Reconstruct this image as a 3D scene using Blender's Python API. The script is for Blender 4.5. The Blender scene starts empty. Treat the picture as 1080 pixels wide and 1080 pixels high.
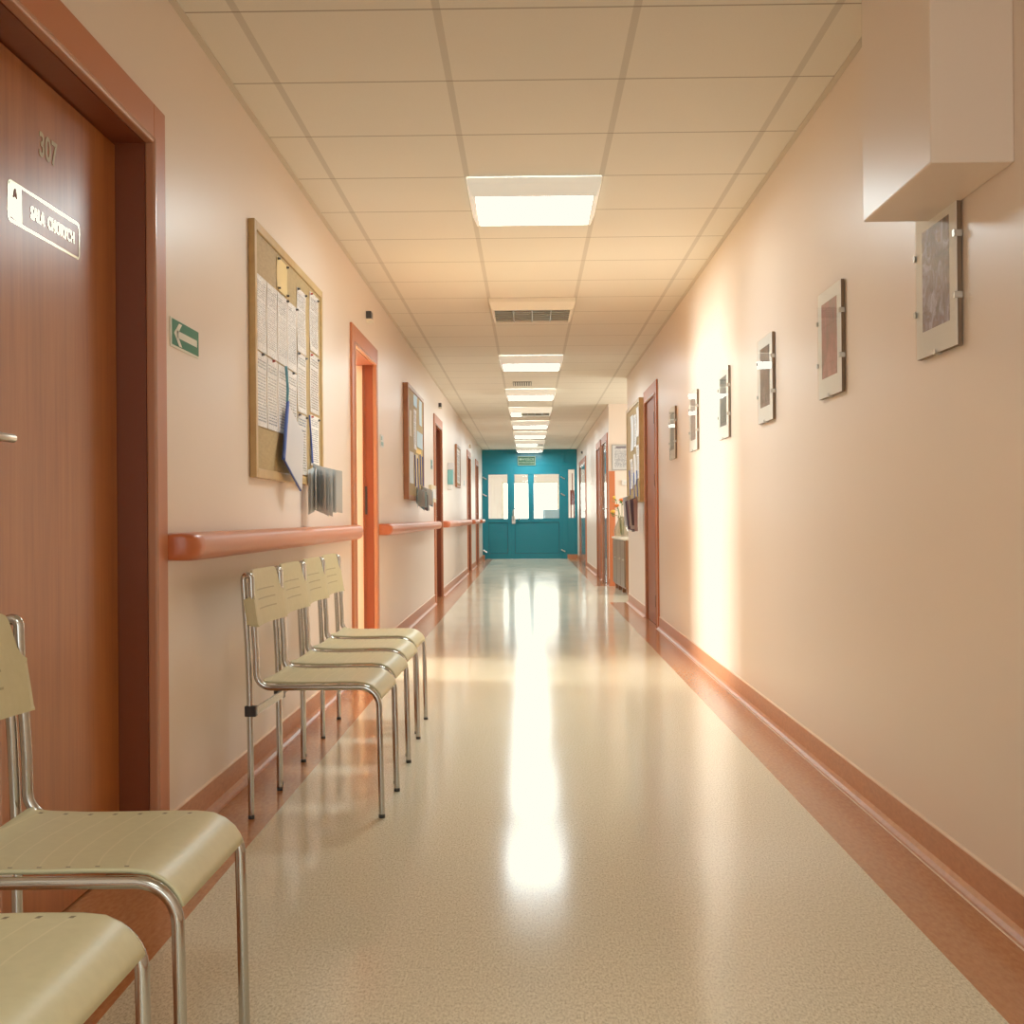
import bpy, math, random
from mathutils import Vector, Matrix

random.seed(7)
SC = bpy.context.scene
COL = SC.collection
PI = math.pi

# ------------------------------------------------------------------ dimensions (metres)
XL, XR = -1.038, 1.092        # corridor side walls
H = 2.462                     # ceiling
YB, YE = -4.0, 27.4           # wall behind the camera, blue partition at the end
T = 0.6                       # ceiling grid
GX0, GY0 = -0.863, 3.633      # grid origin
YA0, YA1, XA = 13.40, 16.50, 4.2   # alcove on the right

# ------------------------------------------------------------------ materials
def new_mat(name):
    m = bpy.data.materials.new(name)
    m.use_nodes = True
    nt = m.node_tree
    b = nt.nodes['Principled BSDF']
    return m, nt, b

def simple(name, col, rough=0.5, metal=0.0, spec=0.5, coat=0.0, coat_rough=0.1, emit=0.0, ecol=None, bump=0.0, bscale=200.0):
    m, nt, b = new_mat(name)
    b.inputs['Base Color'].default_value = (*col, 1)
    b.inputs['Roughness'].default_value = rough
    b.inputs['Metallic'].default_value = metal
    b.inputs['Specular IOR Level'].default_value = spec
    b.inputs['Coat Weight'].default_value = coat
    b.inputs['Coat Roughness'].default_value = coat_rough
    if emit:
        b.inputs['Emission Color'].default_value = (*(ecol or col), 1)
        b.inputs['Emission Strength'].default_value = emit
    if bump:
        tc = nt.nodes.new('ShaderNodeTexCoord')
        nz = nt.nodes.new('ShaderNodeTexNoise'); nz.inputs['Scale'].default_value = bscale
        nz.inputs['Detail'].default_value = 3
        bp = nt.nodes.new('ShaderNodeBump'); bp.inputs['Strength'].default_value = bump
        bp.inputs['Distance'].default_value = 0.002
        nt.links.new(tc.outputs['Object'], nz.inputs['Vector'])
        nt.links.new(nz.outputs['Fac'], bp.inputs['Height'])
        nt.links.new(bp.outputs['Normal'], b.inputs['Normal'])
    return m

def N(nt, typ, **kw):
    n = nt.nodes.new(typ)
    for k, v in kw.items():
        setattr(n, k, v)
    return n

def math_node(nt, op, a, b=None, c=None):
    n = nt.nodes.new('ShaderNodeMath'); n.operation = op
    for i, v in enumerate((a, b, c)):
        if v is None: continue
        if hasattr(v, 'links') or hasattr(v, 'is_linked'):
            nt.links.new(v, n.inputs[i])
        else:
            n.inputs[i].default_value = v
    return n.outputs[0]

def mixc(nt, fac, a, b):
    n = nt.nodes.new('ShaderNodeMix'); n.data_type = 'RGBA'
    if hasattr(fac, 'is_linked'): nt.links.new(fac, n.inputs[0])
    else: n.inputs[0].default_value = fac
    for v, i in ((a, 6), (b, 7)):
        if hasattr(v, 'is_linked'): nt.links.new(v, n.inputs[i])
        else: n.inputs[i].default_value = (*v, 1)
    return n.outputs[2]

def noise(nt, vec, scale, detail=3.0, rough=0.5):
    n = nt.nodes.new('ShaderNodeTexNoise')
    n.inputs['Scale'].default_value = scale
    n.inputs['Detail'].default_value = detail
    n.inputs['Roughness'].default_value = rough
    nt.links.new(vec, n.inputs['Vector'])
    return n.outputs['Fac']

def scaled(nt, vec, s):
    n = nt.nodes.new('ShaderNodeVectorMath'); n.operation = 'MULTIPLY'
    nt.links.new(vec, n.inputs[0]); n.inputs[1].default_value = s
    return n.outputs[0]

def ramp(nt, fac, stops):
    n = nt.nodes.new('ShaderNodeValToRGB')
    e = n.color_ramp.elements
    while len(e) < len(stops): e.new(0.5)
    for el, (p, c) in zip(e, stops):
        el.position = p; el.color = (*c, 1)
    nt.links.new(fac, n.inputs[0])
    return n.outputs[0]

def objcoord(nt):
    return nt.nodes.new('ShaderNodeTexCoord').outputs['Object']

def wall_paint(name, col):
    m, nt, b = new_mat(name)
    oc = objcoord(nt)
    f = noise(nt, oc, 1.1, 2)
    c = mixc(nt, math_node(nt, 'MULTIPLY', f, 0.25), col, tuple(v*0.88 for v in col))
    nt.links.new(c, b.inputs['Base Color'])
    b.inputs['Roughness'].default_value = 0.36
    b.inputs['Specular IOR Level'].default_value = 0.42
    bp = N(nt, 'ShaderNodeBump'); bp.inputs['Strength'].default_value = 0.12; bp.inputs['Distance'].default_value = 0.0015
    nt.links.new(noise(nt, oc, 220, 2), bp.inputs['Height'])
    nt.links.new(bp.outputs['Normal'], b.inputs['Normal'])
    return m

M = {}
M['wall'] = wall_paint('peach_wall_paint', (0.83, 0.70, 0.60))
M['wall_white'] = simple('white_plaster', (0.74, 0.65, 0.54), 0.6)
M['room_cream'] = simple('cream_room_paint', (0.86, 0.70, 0.46), 0.6)
M['lobby_pink'] = simple('pink_lobby_paint', (0.86, 0.79, 0.77), 0.6)

def floor_mat():
    m, nt, b = new_mat('cream_flecked_vinyl')
    oc = objcoord(nt)
    a = noise(nt, scaled(nt, oc, (210, 85, 1)), 1.0, 4, 0.8)
    d = noise(nt, scaled(nt, oc, (75, 45, 1)), 1.0, 3, 0.6)
    c1 = ramp(nt, a, [(0.38, (0.48, 0.43, 0.29)), (0.48, (0.73, 0.68, 0.50)), (0.60, (0.92, 0.88, 0.70))])
    c2 = mixc(nt, math_node(nt, 'MULTIPLY', d, 0.35), c1, (0.56, 0.50, 0.35))
    nt.links.new(c2, b.inputs['Base Color'])
    b.inputs['Specular IOR Level'].default_value = 0.42
    r = math_node(nt, 'MULTIPLY_ADD', noise(nt, oc, 2.2, 3), 0.08, 0.10)
    nt.links.new(r, b.inputs['Roughness'])
    bp = N(nt, 'ShaderNodeBump'); bp.inputs['Strength'].default_value = 0.05; bp.inputs['Distance'].default_value = 0.002
    nt.links.new(noise(nt, oc, 14, 2), bp.inputs['Height'])
    nt.links.new(bp.outputs['Normal'], b.inputs['Normal'])
    return m
M['floor'] = floor_mat()

def border_mat(name, c_lo, c_hi, rough=0.2):
    m, nt, b = new_mat(name)
    oc = objcoord(nt)
    a = noise(nt, scaled(nt, oc, (90, 30, 90)), 1.0, 4, 0.6)
    nt.links.new(ramp(nt, a, [(0.3, c_lo), (0.7, c_hi)]), b.inputs['Base Color'])
    b.inputs['Roughness'].default_value = rough
    return m
M['border'] = border_mat('orange_vinyl', (0.42, 0.165, 0.062), (0.56, 0.25, 0.105), 0.17)
M['skirt'] = border_mat('orange_skirting_vinyl', (0.44, 0.165, 0.07), (0.56, 0.235, 0.105), 0.36)
M['weld'] = simple('pale_weld_line', (0.80, 0.58, 0.42), 0.3)

def tile_mat():
    m, nt, b = new_mat('mineral_ceiling_tile')
    oc = objcoord(nt)
    sep = N(nt, 'ShaderNodeSeparateXYZ'); nt.links.new(oc, sep.inputs[0])
    fx = math_node(nt, 'FRACT', math_node(nt, 'DIVIDE', math_node(nt, 'SUBTRACT', sep.outputs[0], GX0 - 60.0), T))
    fy = math_node(nt, 'FRACT', math_node(nt, 'DIVIDE', math_node(nt, 'SUBTRACT', sep.outputs[1], GY0 - 60.0), T))
    dx = math_node(nt, 'MULTIPLY', math_node(nt, 'SUBTRACT', 0.5, math_node(nt, 'ABSOLUTE', math_node(nt, 'SUBTRACT', fx, 0.5))), T)
    dy = math_node(nt, 'MULTIPLY', math_node(nt, 'SUBTRACT', 0.5, math_node(nt, 'ABSOLUTE', math_node(nt, 'SUBTRACT', fy, 0.5))), T)
    bar = math_node(nt, 'LESS_THAN', dx, 0.012)
    seam = math_node(nt, 'LESS_THAN', dy, 0.0045)
    f = noise(nt, oc, 160, 3, 0.7)
    f2 = noise(nt, oc, 3, 2)
    c = mixc(nt, f, (0.73, 0.69, 0.60), (0.81, 0.77, 0.68))
    c = mixc(nt, math_node(nt, 'MULTIPLY', f2, 0.2), c, (0.69, 0.645, 0.55))
    c = mixc(nt, bar, c, (0.60, 0.56, 0.48))
    c = mixc(nt, math_node(nt, 'MULTIPLY', seam, 0.75), c, (0.22, 0.18, 0.13))
    nt.links.new(c, b.inputs['Base Color'])
    b.inputs['Roughness'].default_value = 0.75
    return m
M['tile'] = tile_mat()
M['angle'] = simple('grey_ceiling_angle', (0.62, 0.55, 0.45), 0.5)

def wood_mat(name, c0, c1, c2, rough, axis_scale=(60, 60, 3.0), coat=0.0):
    m, nt, b = new_mat(name)
    oc = objcoord(nt)
    a = noise(nt, scaled(nt, oc, axis_scale), 1.0, 5, 0.6)
    a2 = noise(nt, scaled(nt, oc, tuple(v*0.16 for v in axis_scale)), 1.0, 3, 0.5)
    mixf = math_node(nt, 'ADD', math_node(nt, 'MULTIPLY', a, 0.55), math_node(nt, 'MULTIPLY', a2, 0.45))
    nt.links.new(ramp(nt, mixf, [(0.33, c0), (0.5, c1), (0.68, c2)]), b.inputs['Base Color'])
    b.inputs['Roughness'].default_value = rough
    b.inputs['Specular IOR Level'].default_value = 0.25 if 'dark_cherry' in name else (0.34 if 'cherry' in name else 0.5)
    b.inputs['Coat Weight'].default_value = coat
    b.inputs['Coat Roughness'].default_value = 0.12
    return m
M['door_wood'] = wood_mat('cherry_door_veneer', (0.30, 0.085, 0.020), (0.385, 0.122, 0.030), (0.455, 0.155, 0.043), 0.31)
M['door_dark'] = wood_mat('dark_cherry_veneer', (0.25, 0.06, 0.022), (0.29, 0.075, 0.028), (0.33, 0.09, 0.036), 0.45)
M['frame'] = simple('terracotta_door_frame', (0.49, 0.155, 0.060), 0.40, spec=0.3)
M['frame_edge'] = simple('terracotta_frame_edge', (0.46, 0.20, 0.11), 0.22)
M['jamb'] = simple('red_brown_jamb', (0.25, 0.050, 0.016), 0.5)
M['jamb_dark'] = simple('dark_red_brown_jamb', (0.18, 0.042, 0.014), 0.4)
M['seal'] = simple('black_seal', (0.015, 0.01, 0.008), 0.7)
M['steel'] = simple('brushed_steel', (0.62, 0.60, 0.55), 0.28, 1.0)
M['chrome'] = simple('chrome', (0.50, 0.485, 0.45), 0.16, 1.0)
M['black'] = simple('black_plastic', (0.02, 0.02, 0.02), 0.4)
M['gold'] = simple('gold_foil', (0.72, 0.68, 0.50), 0.17, 1.0)
M['gold_flat'] = simple('pale_gold_print', (0.46, 0.36, 0.18), 0.45)
M['rail'] = simple('salmon_handrail_vinyl', (0.60, 0.215, 0.115), 0.36, spec=0.35)
M['rail_cap'] = simple('dark_salmon_end_cap', (0.56, 0.135, 0.045), 0.30)
M['white_metal'] = simple('white_enamel', (0.78, 0.72, 0.60), 0.4)
M['housing'] = simple('white_housing_added_glow', (0.86, 0.82, 0.72), 0.4, emit=0.28, ecol=(1.0, 0.95, 0.82))  # faint emission put into the housing so its dark sides look lit
M['grey_metal'] = simple('grey_sheet_metal', (0.36, 0.36, 0.35), 0.45)
M['blue'] = simple('petrol_blue_paint', (0.006, 0.175, 0.235), 0.26, spec=0.3)
M['blue_dark'] = simple('petrol_blue_groove', (0.003, 0.055, 0.08), 0.4)
M['greyblue'] = simple('grey_blue_gloss_door', (0.16, 0.20, 0.22), 0.10, 0.0, 0.8)
M['orange'] = simple('orange_corner_guard', (0.56, 0.15, 0.05), 0.4)

def glass_mat(name, tint=(1, 1, 1), rough=0.0, refl=1.0):
    m = bpy.data.materials.new(name); m.use_nodes = True
    nt = m.node_tree; nt.nodes.clear()
    o = N(nt, 'ShaderNodeOutputMaterial'); mx = N(nt, 'ShaderNodeMixShader')
    tr = N(nt, 'ShaderNodeBsdfTransparent'); tr.inputs[0].default_value = (*tint, 1)
    gl = N(nt, 'ShaderNodeBsdfGlossy'); gl.inputs['Roughness'].default_value = rough
    lw = N(nt, 'ShaderNodeLayerWeight'); lw.inputs[0].default_value = 0.5
    k = math_node(nt, 'MINIMUM', math_node(nt, 'MULTIPLY', math_node(nt, 'MULTIPLY_ADD', math_node(nt, 'POWER', lw.outputs['Facing'], 5.0), 0.95, 0.045), refl), 1.0)
    nt.links.new(k, mx.inputs[0]); nt.links.new(tr.outputs[0], mx.inputs[1]); nt.links.new(gl.outputs[0], mx.inputs[2])
    nt.links.new(mx.outputs[0], o.inputs[0])
    return m
M['glass'] = glass_mat('clear_glass', (0.98, 0.99, 0.98), 0.01, 0.7)
M['door_glass'] = glass_mat('door_glass', (0.95, 0.97, 0.97), 0.0)
M['vase_glass'] = glass_mat('cloudy_vase_glass', (0.82, 0.80, 0.74), 0.05, 1.5)

def emission(name, col, s):
    m = bpy.data.materials.new(name); m.use_nodes = True
    nt = m.node_tree; nt.nodes.clear()
    o = N(nt, 'ShaderNodeOutputMaterial'); e = N(nt, 'ShaderNodeEmission')
    e.inputs[0].default_value = (*col, 1); e.inputs[1].default_value = s
    nt.links.new(e.outputs[0], o.inputs[0])
    return m
LIGHT_E = 28.0
M['lamp'] = emission('lit_diffuser', (0.87, 0.97, 1.0), LIGHT_E)
M['day_room'] = emission('daylight_room_window', (0.97, 0.99, 0.96), 160.0)
M['day_alcove'] = emission('daylight_alcove_window', (0.94, 0.98, 0.98), 10.5)
M['fill_back'] = emission('fill_light_back_pane', (0.88, 0.97, 1.0), 3.5)  # glow of the added fill pane behind the camera
M['day_lobby'] = emission('daylight_lobby_window', (1.0, 0.99, 0.92), 9.0)

def chair_plastic():
    m, nt, b = new_mat('cream_chair_plastic')
    oc = objcoord(nt)
    f = noise(nt, oc, 60, 3)
    c = mixc(nt, f, (0.52, 0.47, 0.28), (0.60, 0.55, 0.34))
    nt.links.new(c, b.inputs['Base Color'])
    b.inputs['Roughness'].default_value = 0.42
    return m
M['chair'] = chair_plastic()

def seat_mat():
    m, nt, b = new_mat('cream_ribbed_seat')
    oc = objcoord(nt)
    sep = N(nt, 'ShaderNodeSeparateXYZ'); nt.links.new(oc, sep.inputs[0])
    # seven shallow cross grooves, gently bowed towards the rear in the middle
    y2 = math_node(nt, 'MULTIPLY', math_node(nt, 'MULTIPLY', sep.outputs[1], sep.outputs[1]), 0.9)
    u = math_node(nt, 'DIVIDE', math_node(nt, 'ADD', math_node(nt, 'SUBTRACT', sep.outputs[0], y2), 0.193), 0.044)
    fr = math_node(nt, 'ABSOLUTE', math_node(nt, 'SUBTRACT', math_node(nt, 'FRACT', u), 0.5))
    g = math_node(nt, 'LESS_THAN', fr, 0.035)
    inx = math_node(nt, 'LESS_THAN', sep.outputs[0], 0.135)
    iny = math_node(nt, 'LESS_THAN', math_node(nt, 'ABSOLUTE', sep.outputs[1]), 0.16)
    g = math_node(nt, 'MULTIPLY', g, math_node(nt, 'MULTIPLY', inx, iny))
    # small dark holes where the grooves start
    dy = math_node(nt, 'ABSOLUTE', math_node(nt, 'SUBTRACT', math_node(nt, 'ABSOLUTE', sep.outputs[1]), 0.163))
    hole = math_node(nt, 'MULTIPLY', math_node(nt, 'LESS_THAN', dy, 0.004), math_node(nt, 'MULTIPLY', math_node(nt, 'LESS_THAN', fr, 0.08), inx))
    f = noise(nt, oc, 60, 3)
    c = mixc(nt, f, (0.58, 0.53, 0.31), (0.67, 0.62, 0.375))
    c = mixc(nt, math_node(nt, 'MULTIPLY', g, 0.55), c, (0.78, 0.70, 0.46))
    c = mixc(nt, math_node(nt, 'MULTIPLY', hole, 0.9), c, (0.12, 0.09, 0.04))
    nt.links.new(c, b.inputs['Base Color'])
    b.inputs['Roughness'].default_value = 0.38
    return m
M['seat'] = seat_mat()

M['cork'] = border_mat('cork', (0.37, 0.25, 0.10), (0.46, 0.32, 0.14), 0.7)
M['pine'] = wood_mat('varnished_pine', (0.42, 0.25, 0.09), (0.54, 0.35, 0.14), (0.62, 0.43, 0.20), 0.35, (8, 8, 8))
M['redwood'] = wood_mat('reddish_varnished_wood', (0.25, 0.09, 0.035), (0.34, 0.14, 0.06), (0.42, 0.19, 0.09), 0.35, (8, 8, 8))

def paper_mat(name, ax_u, base=(0.84, 0.81, 0.78), ink=(0.13, 0.16, 0.18), row=0.0085, glossy=True, dens=0.5):
    m, nt, b = new_mat(name)
    tc = nt.nodes.new('ShaderNodeTexCoord')
    sep = N(nt, 'ShaderNodeSeparateXYZ'); nt.links.new(tc.outputs['Object'], sep.inputs[0])
    gen = N(nt, 'ShaderNodeSeparateXYZ'); nt.links.new(tc.outputs['Generated'], gen.inputs[0])
    u = sep.outputs[ax_u]; gu = gen.outputs[ax_u]; gz = gen.outputs[2]
    rr = math_node(nt, 'DIVIDE', sep.outputs[2], row)
    fr = math_node(nt, 'FRACT', math_node(nt, 'ADD', rr, 500.0))
    fl = math_node(nt, 'FLOOR', rr)
    line = math_node(nt, 'LESS_THAN', fr, 0.55)
    cmb = N(nt, 'ShaderNodeCombineXYZ')
    nt.links.new(math_node(nt, 'MULTIPLY', u, 95.0), cmb.inputs[0])
    nt.links.new(math_node(nt, 'MULTIPLY', fl, 7.31), cmb.inputs[1])
    w = noise(nt, cmb.outputs[0], 1.0, 2)
    words = math_node(nt, 'GREATER_THAN', w, 1.0 - dens - 0.06)
    cmb2 = N(nt, 'ShaderNodeCombineXYZ'); nt.links.new(math_node(nt, 'MULTIPLY', fl, 0.37), cmb2.inputs[0])
    para = math_node(nt, 'GREATER_THAN', noise(nt, cmb2.outputs[0], 1.0, 1), 0.40)
    mu = math_node(nt, 'LESS_THAN', math_node(nt, 'ABSOLUTE', math_node(nt, 'SUBTRACT', gu, 0.5)), 0.40)
    mz = math_node(nt, 'LESS_THAN', math_node(nt, 'ABSOLUTE', math_node(nt, 'SUBTRACT', gz, 0.5)), 0.43)
    f = line
    for k in (words, para, mu, mz): f = math_node(nt, 'MULTIPLY', f, k)
    c = mixc(nt, math_node(nt, 'MULTIPLY', f, 0.8), base, ink)
    nt.links.new(c, b.inputs['Base Color'])
    b.inputs['Roughness'].default_value = 0.6
    if glossy:
        b.inputs['Coat Weight'].default_value = 1.0
        b.inputs['Coat Roughness'].default_value = 0.05
        bp = N(nt, 'ShaderNodeBump'); bp.inputs['Strength'].default_value = 1.0; bp.inputs['Distance'].default_value = 0.010
        nt.links.new(noise(nt, tc.outputs['Object'], 55, 4, 0.7), bp.inputs['Height'])
        nt.links.new(bp.outputs['Normal'], b.inputs['Coat Normal'])
    return m
M['paper'] = paper_mat('printed_paper_in_sleeve', 1)
M['paper2'] = paper_mat('ruled_paper_in_sleeve', 1, row=0.012, dens=0.56)
M['paper_plain'] = paper_mat('printed_paper', 1, row=0.010, glossy=False)
M['paper_end'] = paper_mat('printed_notice', 0, base=(0.62, 0.62, 0.62), ink=(0.12, 0.14, 0.2), row=0.016, glossy=False)
M['white'] = simple('white_paper', (0.78, 0.75, 0.72), 0.5)
M['white_blue'] = simple('cool_white_paper', (0.66, 0.70, 0.72), 0.4)
M['grey_paper'] = simple('grey_paper', (0.58, 0.56, 0.57), 0.45)
M['dark_paper'] = simple('dark_paper', (0.14, 0.115, 0.15), 0.4)
M['pink_paper'] = simple('dusty_pink_paper', (0.50, 0.32, 0.33), 0.45)
M['yellow_note'] = simple('yellow_card', (0.78, 0.56, 0.22), 0.5)
M['blue_card'] = simple('blue_leaflet', (0.16, 0.36, 0.52), 0.4)
M['blue_pale'] = simple('pale_blue_leaflet', (0.34, 0.47, 0.52), 0.4)
M['cream_card'] = simple('cream_leaflet', (0.72, 0.58, 0.36), 0.5)
M['ribbon'] = simple('blue_ribbon', (0.05, 0.10, 0.42), 0.5)
M['ribbon_teal'] = simple('teal_ribbon', (0.10, 0.32, 0.42), 0.5)
M['pin_red'] = simple('red_pin', (0.5, 0.05, 0.03), 0.3)
M['pin_dark'] = simple('dark_pin', (0.05, 0.045, 0.05), 0.3)
M['green'] = simple('safety_green', (0.015, 0.17, 0.075), 0.6, spec=0.2)
M['sign_white'] = simple('sign_white', (0.72, 0.72, 0.60), 0.6)
M['exit_green'] = simple('dark_exit_green', (0.004, 0.05, 0.022), 0.6, spec=0.2)
M['exit_white'] = simple('pale_exit_print', (0.25, 0.31, 0.21), 0.7, spec=0.2)
M['mat_board'] = simple('white_mount', (0.86, 0.84, 0.80), 0.6)
M['backing'] = simple('brown_hardboard', (0.20, 0.13, 0.08), 0.6)
M['clip'] = simple('metal_clip', (0.55, 0.52, 0.46), 0.3, 1.0)
M['stem'] = simple('green_stem', (0.06, 0.20, 0.04), 0.5)
M['petal_orange'] = simple('orange_petals', (0.85, 0.22, 0.03), 0.5)
M['petal_yellow'] = simple('yellow_petals', (0.85, 0.50, 0.06), 0.5)
M['cab_wood'] = wood_mat('brown_cabinet_laminate', (0.20, 0.075, 0.03), (0.27, 0.11, 0.045), (0.34, 0.15, 0.07), 0.3)
M['cab_door'] = simple('taupe_cabinet_door', (0.20, 0.135, 0.085), 0.3)
M['red'] = simple('dull_red_enamel', (0.28, 0.05, 0.035), 0.4)
M['chair_blue'] = simple('blue_upholstery', (0.40, 0.58, 0.68), 0.8)
M['teal_plastic'] = simple('teal_plastic', (0.16, 0.42, 0.42), 0.35)
M['louvre'] = simple('grey_louvre', (0.30, 0.28, 0.22), 0.35, 0.6)

def photo_mat(name, stops, scale=18.0):
    m, nt, b = new_mat(name)
    oc = objcoord(nt)
    f = noise(nt, scaled(nt, oc, (1, 1, 0.8)), scale, 5, 0.65)
    nt.nodes[-1].inputs['Distortion'].default_value = 1.2
    nt.links.new(ramp(nt, f, stops), b.inputs['Base Color'])
    b.inputs['Roughness'].default_value = 0.5
    return m

# ------------------------------------------------------------------ mesh helpers
class MB:
    def __init__(self):
        self.v = []; self.f = []; self.m = []; self.s = []
    def add(self, vs, fs, mi=0, smooth=False):
        o = len(self.v)
        self.v += [tuple(p) for p in vs]
        for f in fs:
            self.f.append(tuple(o + i for i in f)); self.m.append(mi); self.s.append(smooth)
        return self
    def box(self, x0, x1, y0, y1, z0, z1, mi=0):
        if x0 > x1: x0, x1 = x1, x0
        if y0 > y1: y0, y1 = y1, y0
        if z0 > z1: z0, z1 = z1, z0
        v = [(x0,y0,z0),(x1,y0,z0),(x1,y1,z0),(x0,y1,z0),(x0,y0,z1),(x1,y0,z1),(x1,y1,z1),(x0,y1,z1)]
        f = [(0,3,2,1),(4,5,6,7),(0,1,5,4),(1,2,6,5),(2,3,7,6),(3,0,4,7)]
        return self.add(v, f, mi)
    def tube(self, pts, r, n=12, mi=0, caps=True, smooth=True):
        pts = [Vector(p) for p in pts]
        rings = []
        t0 = (pts[1] - pts[0]).normalized()
        up = Vector((0, 1, 0)) if abs(t0.y) < 0.9 else Vector((1, 0, 0))
        nrm = t0.cross(up).normalized()
        vs = []
        for i, p in enumerate(pts):
            if i == 0: t = pts[1] - pts[0]
            elif i == len(pts) - 1: t = pts[-1] - pts[-2]
            else: t = (pts[i+1] - p).normalized() + (p - pts[i-1]).normalized()
            t = t.normalized()
            nrm = (nrm - t * nrm.dot(t)).normalized()
            bn = t.cross(nrm)
            rr = r[i] if isinstance(r, (list, tuple)) else r
            for k in range(n):
                a = 2 * PI * k / n
                vs.append(p + (nrm * math.cos(a) + bn * math.sin(a)) * rr)
        fs = []
        for i in range(len(pts) - 1):
            for k in range(n):
                a, b = i*n + k, i*n + (k+1) % n
                fs.append((a, b, b + n, a + n))
        self.add(vs, fs, mi, smooth)
        if caps:
            o = len(pts) - 1
            self.add([vs[k] for k in range(n)], [tuple(range(n))[::-1]], mi)
            self.add([vs[o*n + k] for k in range(n)], [tuple(range(n))], mi)
        return self
    def lathe(self, prof, c, n=20, mi=0, smooth=True):
        vs, fs = [], []
        for (r, z) in prof:
            for k in range(n):
                a = 2*PI*k/n
                vs.append((c[0] + r*math.cos(a), c[1] + r*math.sin(a), c[2] + z))
        for i in range(len(prof)-1):
            for k in range(n):
                a, b = i*n+k, i*n+(k+1) % n
                fs.append((a, b, b+n, a+n))
        return self.add(vs, fs, mi, smooth)
    def prism(self, poly, axis, a0, a1, mi=0, smooth_side=False):
        """poly: 2-D outline; axis 'y' -> (x,z) outline extruded along y, 'x' -> (y,z), 'z' -> (x,y)."""
        def P(q, t):
            if axis == 'y': return (q[0], t, q[1])
            if axis == 'x': return (t, q[0], q[1])
            return (q[0], q[1], t)
        n = len(poly)
        vs = [P(q, a0) for q in poly] + [P(q, a1) for q in poly]
        self.add(vs, [(i, (i+1) % n, (i+1) % n + n, i + n) for i in range(n)], mi, smooth_side)
        self.add([P(q, a0) for q in poly], [tuple(range(n))[::-1]], mi)
        self.add([P(q, a1) for q in poly], [tuple(range(n))], mi)
        return self
    def build(self, name, mats, parent=None, loc=None, bevel=0.0):
        me = bpy.data.meshes.new(name)
        me.from_pydata(self.v, [], self.f)
        if not isinstance(mats, (list, tuple)): mats = [mats]
        for mt in mats: me.materials.append(mt)
        for p, mi, s in zip(me.polygons, self.m, self.s):
            p.material_index = mi; p.use_smooth = s
        import bmesh
        bm = bmesh.new(); bm.from_mesh(me)
        bmesh.ops.recalc_face_normals(bm, faces=bm.faces)
        bm.to_mesh(me); bm.free()
        me.update()
        o = bpy.data.objects.new(name, me)
        COL.objects.link(o)
        if parent is not None: o.parent = parent
        if loc is not None: o.location = loc
        if bevel:
            b = o.modifiers.new('bevel', 'BEVEL'); b.width = bevel; b.segments = 2; b.limit_method = 'ANGLE'; b.angle_limit = math.radians(40)
        return o

def tag(o, label=None, cat=None, group=None, kind=None):
    if label: o['label'] = label
    if cat: o['category'] = cat
    if group: o['group'] = group
    if kind: o['kind'] = kind
    return o

def empty(name, loc=(0, 0, 0), rz=0.0):
    o = bpy.data.objects.new(name, None); COL.objects.link(o)
    o.location = loc; o.rotation_euler = (0, 0, rz); o.empty_display_size = 0.1
    return o

def copy_tree(o, parent=None):
    c = o.copy(); COL.objects.link(c); c.parent = parent
    for ch in list(o.children): copy_tree(ch, c)
    return c

def bx(name, mat, parent, *b, bevel=0.0):
    return MB().box(*b).build(name, mat, parent, bevel=bevel)

def text_mesh(name, body, size, mat, matrix, parent=None, depth=0.0006, bold=0.0, sx=1.0, align='CENTER'):
    cu = bpy.data.curves.new(name + '_curve', 'FONT')
    cu.body = body; cu.size = size; cu.extrude = depth; cu.offset = bold
    cu.align_x = align; cu.align_y = 'CENTER'
    to = bpy.data.objects.new(name + '_tmp', cu); COL.objects.link(to)
    dg = bpy.context.evaluated_depsgraph_get()
    me = bpy.data.meshes.new_from_object(to.evaluated_get(dg))
    bpy.data.objects.remove(to); bpy.data.curves.remove(cu)
    me.transform(Matrix.Diagonal((sx, 1, 1, 1)))
    me.transform(matrix)
    me.materials.clear(); me.materials.append(mat)
    me.name = name
    o = bpy.data.objects.new(name, me); COL.objects.link(o)
    if parent is not None: o.parent = parent
    return o

def on_left(x, y, z):    # text plane on the left wall: reads along +Y, faces +X
    return Matrix(((0, 0, 1, x), (1, 0, 0, y), (0, 1, 0, z), (0, 0, 0, 1)))
def on_end(x, y, z):     # text plane facing the camera (-Y)
    return Matrix(((1, 0, 0, x), (0, 0, -1, y), (0, 1, 0, z), (0, 0, 0, 1)))

# ------------------------------------------------------------------ doors: outer casing extents along Y
LEFT_DOORS = {1: (2.22, 3.45), 2: (7.12, 8.34), 3: (13.38, 14.62), 4: (20.60, 21.82), 5: (23.85, 25.08)}
RIGHT_DOORS = {6: (10.25, 11.38), 7: (16.72, 17.95), 8: (18.22, 19.42), 9: (23.00, 25.95)}
CW, DT, DI = 0.120, 2.094, 1.978    # casing width, casing top, opening top
WT = 0.16                            # wall thickness

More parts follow.
